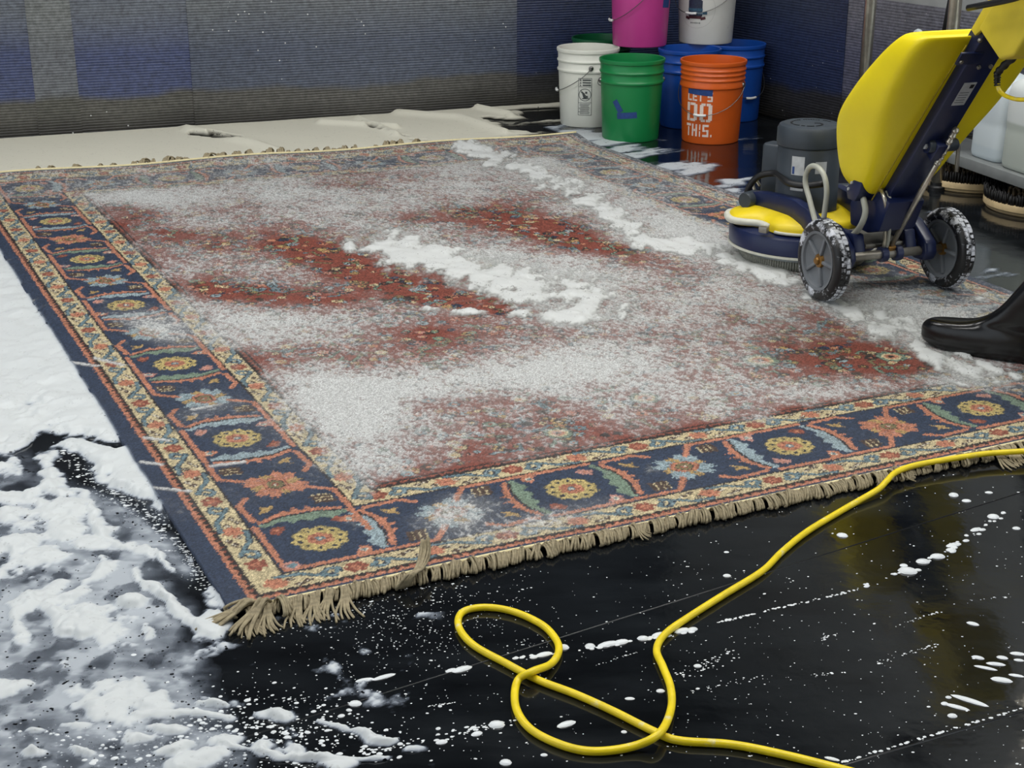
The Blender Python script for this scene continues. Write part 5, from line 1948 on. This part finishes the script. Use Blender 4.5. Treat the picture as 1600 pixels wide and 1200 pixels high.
def boot(toe, axis, lean, z0):
    """boot lofted from horizontal slices; x runs from toe to heel, the shaft leans back"""
    ax = np.array(axis) / np.linalg.norm(axis)
    nx = np.array([-ax[1], ax[0]])
    rows = [(0, .014, .302, .043), (.004, .008, .308, .047), (.020, .0, .312, .051), (.024, .003, .309, .0495), (.034, .0, .310, .0515), (.048, .003, .310, .051), (.060, .012, .310, .049), (.069, .030, .310, .0465), (.0755, .062, .311, .044),
            (.081, .105, .312, .042), (.089, .140, .314, .041), (.101, .165, .317, .041), (.118, .184, .321, .042), (.145, .200, .328, .045), (.18, .212, .338, .050), (.22, .224, .352, .055), (.28, .243, .375, .058), (.34, .262, .398, .060), (.37, .271, .410, .062), (.372, .276, .405, .058), (.36, .272, .400, .057)]
    V, Fs = [], []
    ns = 40
    for z, t0, t1, w_ in rows:
        c0, h_ = (t0 + t1) / 2, (t1 - t0) / 2
        for i in range(ns):
            a = 2 * math.pi * i / ns
            c, s_ = math.cos(a), math.sin(a)
            e = 2.5
            x = c0 + h_ * math.copysign(abs(c) ** (2 / e), c)
            ww = w_ * (1.0 - .20 * sst(.12, .26, np.array(x)) * (z < .09)) * (1 - .14 * sst(.06, .0, np.array(x)))
            y = float(ww) * math.copysign(abs(s_) ** (2 / e), s_)
            lx = lean * max(0, z - .1) * .9
            toe_up = .006 * float(sst(.09, .0, np.array(x)))
            P_ = np.array(toe) + ax * (x + lx) + nx * y
            V.append((P_[0], P_[1], z0 + z + toe_up))
    for j in range(len(rows) - 1):
        for i in range(ns):
            l = (i + 1) % ns
            Fs.append((j * ns + i, j * ns + l, (j + 1) * ns + l, (j + 1) * ns + i))
    Fs.append(tuple(reversed(range(ns))))
    Fs.append(tuple(range((len(rows) - 1) * ns, len(rows) * ns)))
    o_ = link('boot', mesh('boot', V, Fs), m_boot, per)
    s2 = o_.modifiers.new('soft', 'SUBSURF')
    s2.levels = s2.render_levels = 1
    return o_


def skin_mesh(name, joints, edges, m, parent, root=0):
    me_ = bpy.data.meshes.new(name)
    me_.from_pydata([j[0] for j in joints], edges, [])
    o_ = link(name, me_, m, parent)
    md = o_.modifiers.new('skin', 'SKIN')
    md.use_smooth_shade = True
    for v_, j in zip(me_.skin_vertices[0].data, joints):
        v_.radius = j[1] if isinstance(j[1], tuple) else (j[1], j[1])
    me_.skin_vertices[0].data[root].use_root = True
    s2 = o_.modifiers.new('smooth', 'SUBSURF')
    s2.levels = s2.render_levels = 2
    return o_


ZR = .0125
boot((1.118, 3.822), (.80, -.60), .35, ZR)
boot((1.52, 3.32), (.62, -.78), .1, .0005)
hip = (1.545, 3.215, .93)
skin_mesh('trousers', [((1.545, 3.215, .93), (.15, .11)), ((1.46, 3.235, .84), .095), ((1.445, 3.50, .52), .072), ((1.42, 3.585, .33), .066), ((1.63, 3.20, .84), .095), ((1.71, 3.10, .50), .07), ((1.735, 3.06, .30), .064), ((1.55, 3.22, 1.02), (.15, .11))],
          [(0, 1), (1, 2), (2, 3), (0, 4), (4, 5), (5, 6), (0, 7)], m_trou, per)
hl = np.array([MC[0], MC[1]]) + ms / SEP * -.2 + np.array([-ms[1], ms[0]]) / SEP * (P0[0] + 1.10 * A2[0] - .03)
hr = np.array([MC[0], MC[1]]) + ms / SEP * .2 + np.array([-ms[1], ms[0]]) / SEP * (P0[0] + 1.10 * A2[0] - .03)
hz = .0125 + P0[1] + 1.10 * A2[1] - .01
skin_mesh('jacket', [((1.55, 3.22, .98), (.155, .115)), ((1.53, 3.27, 1.20), (.16, .12)), ((1.51, 3.32, 1.40), (.17, .12)), ((1.50, 3.34, 1.50), .06), ((1.34, 3.29, 1.42), .065), ((1.20, 3.35, 1.20), .05), ((hl[0] + .012, hl[1] - .09, hz + .01), .038),
                     ((1.67, 3.40, 1.42), .065), ((1.72, 3.50, 1.20), .05), ((hr[0] + .012, hr[1] - .09, hz + .01), .038)],
          [(0, 1), (1, 2), (2, 3), (2, 4), (4, 5), (5, 6), (2, 7), (7, 8), (8, 9)], m_jack, per)
skin_mesh('body', [((1.50, 3.345, 1.48), .055), ((1.495, 3.36, 1.56), .052), ((1.485, 3.385, 1.63), (.070, .082)), ((1.48, 3.39, 1.70), (.076, .092)), ((1.482, 3.38, 1.755), (.058, .070)), ((1.452, 3.468, 1.66), .014), ((1.455, 3.455, 1.61), (.03, .026))],
          [(0, 1), (1, 2), (2, 3), (3, 4), (3, 5), (2, 6)], m_skin, per)
lathe_obj('hair', [(.092, -.02), (.097, .03), (.086, .075), (.05, .102), (0, .108)], m_hair, per, 24, loc=(1.49, 3.37, 1.69))
for hx in (hl, hr):
    gp = []
    fwd_ = np.array([-ms[1], ms[0]]) / SEP
    lat_ = ms / SEP
    wrist = np.array([hx[0] + .012, hx[1] - .085, hz + .012])
    palm = np.array([hx[0], hx[1], hz + .020])
    gp.append(tube([tuple(wrist), tuple((wrist + palm) / 2 + np.array([0, 0, .008])), tuple(palm)], lambda t_: .030 + .008 * math.sin(t_ * 3), 12, 4))
    for k, L_ in enumerate((.9, 1.0, .95, .8)):
        o2 = (k - 1.5) * .021
        b0_ = palm + np.array([*(lat_ * o2), .004])
        c1 = b0_ + np.array([*(fwd_ * .034 * L_), .004])
        c2 = b0_ + np.array([*(fwd_ * .044 * L_), -.022])
        c3 = b0_ + np.array([*(fwd_ * .020 * L_), -.040])
        gp.append(tube([tuple(b0_), tuple(c1), tuple(c2), tuple(c3)], lambda t_: .0105 - .003 * t_, 8, 4))
    th0 = palm + np.array([*(lat_ * (.034 if hx is hl else -.034)), -.004])
    gp.append(tube([tuple(wrist + (palm - wrist) * .5), tuple(th0), tuple(th0 + np.array([*(fwd_ * .02), -.028]))], lambda t_: .012 - .003 * t_, 8, 4))
    link('glove', join_meshes('glove', gp), m_glove, per)
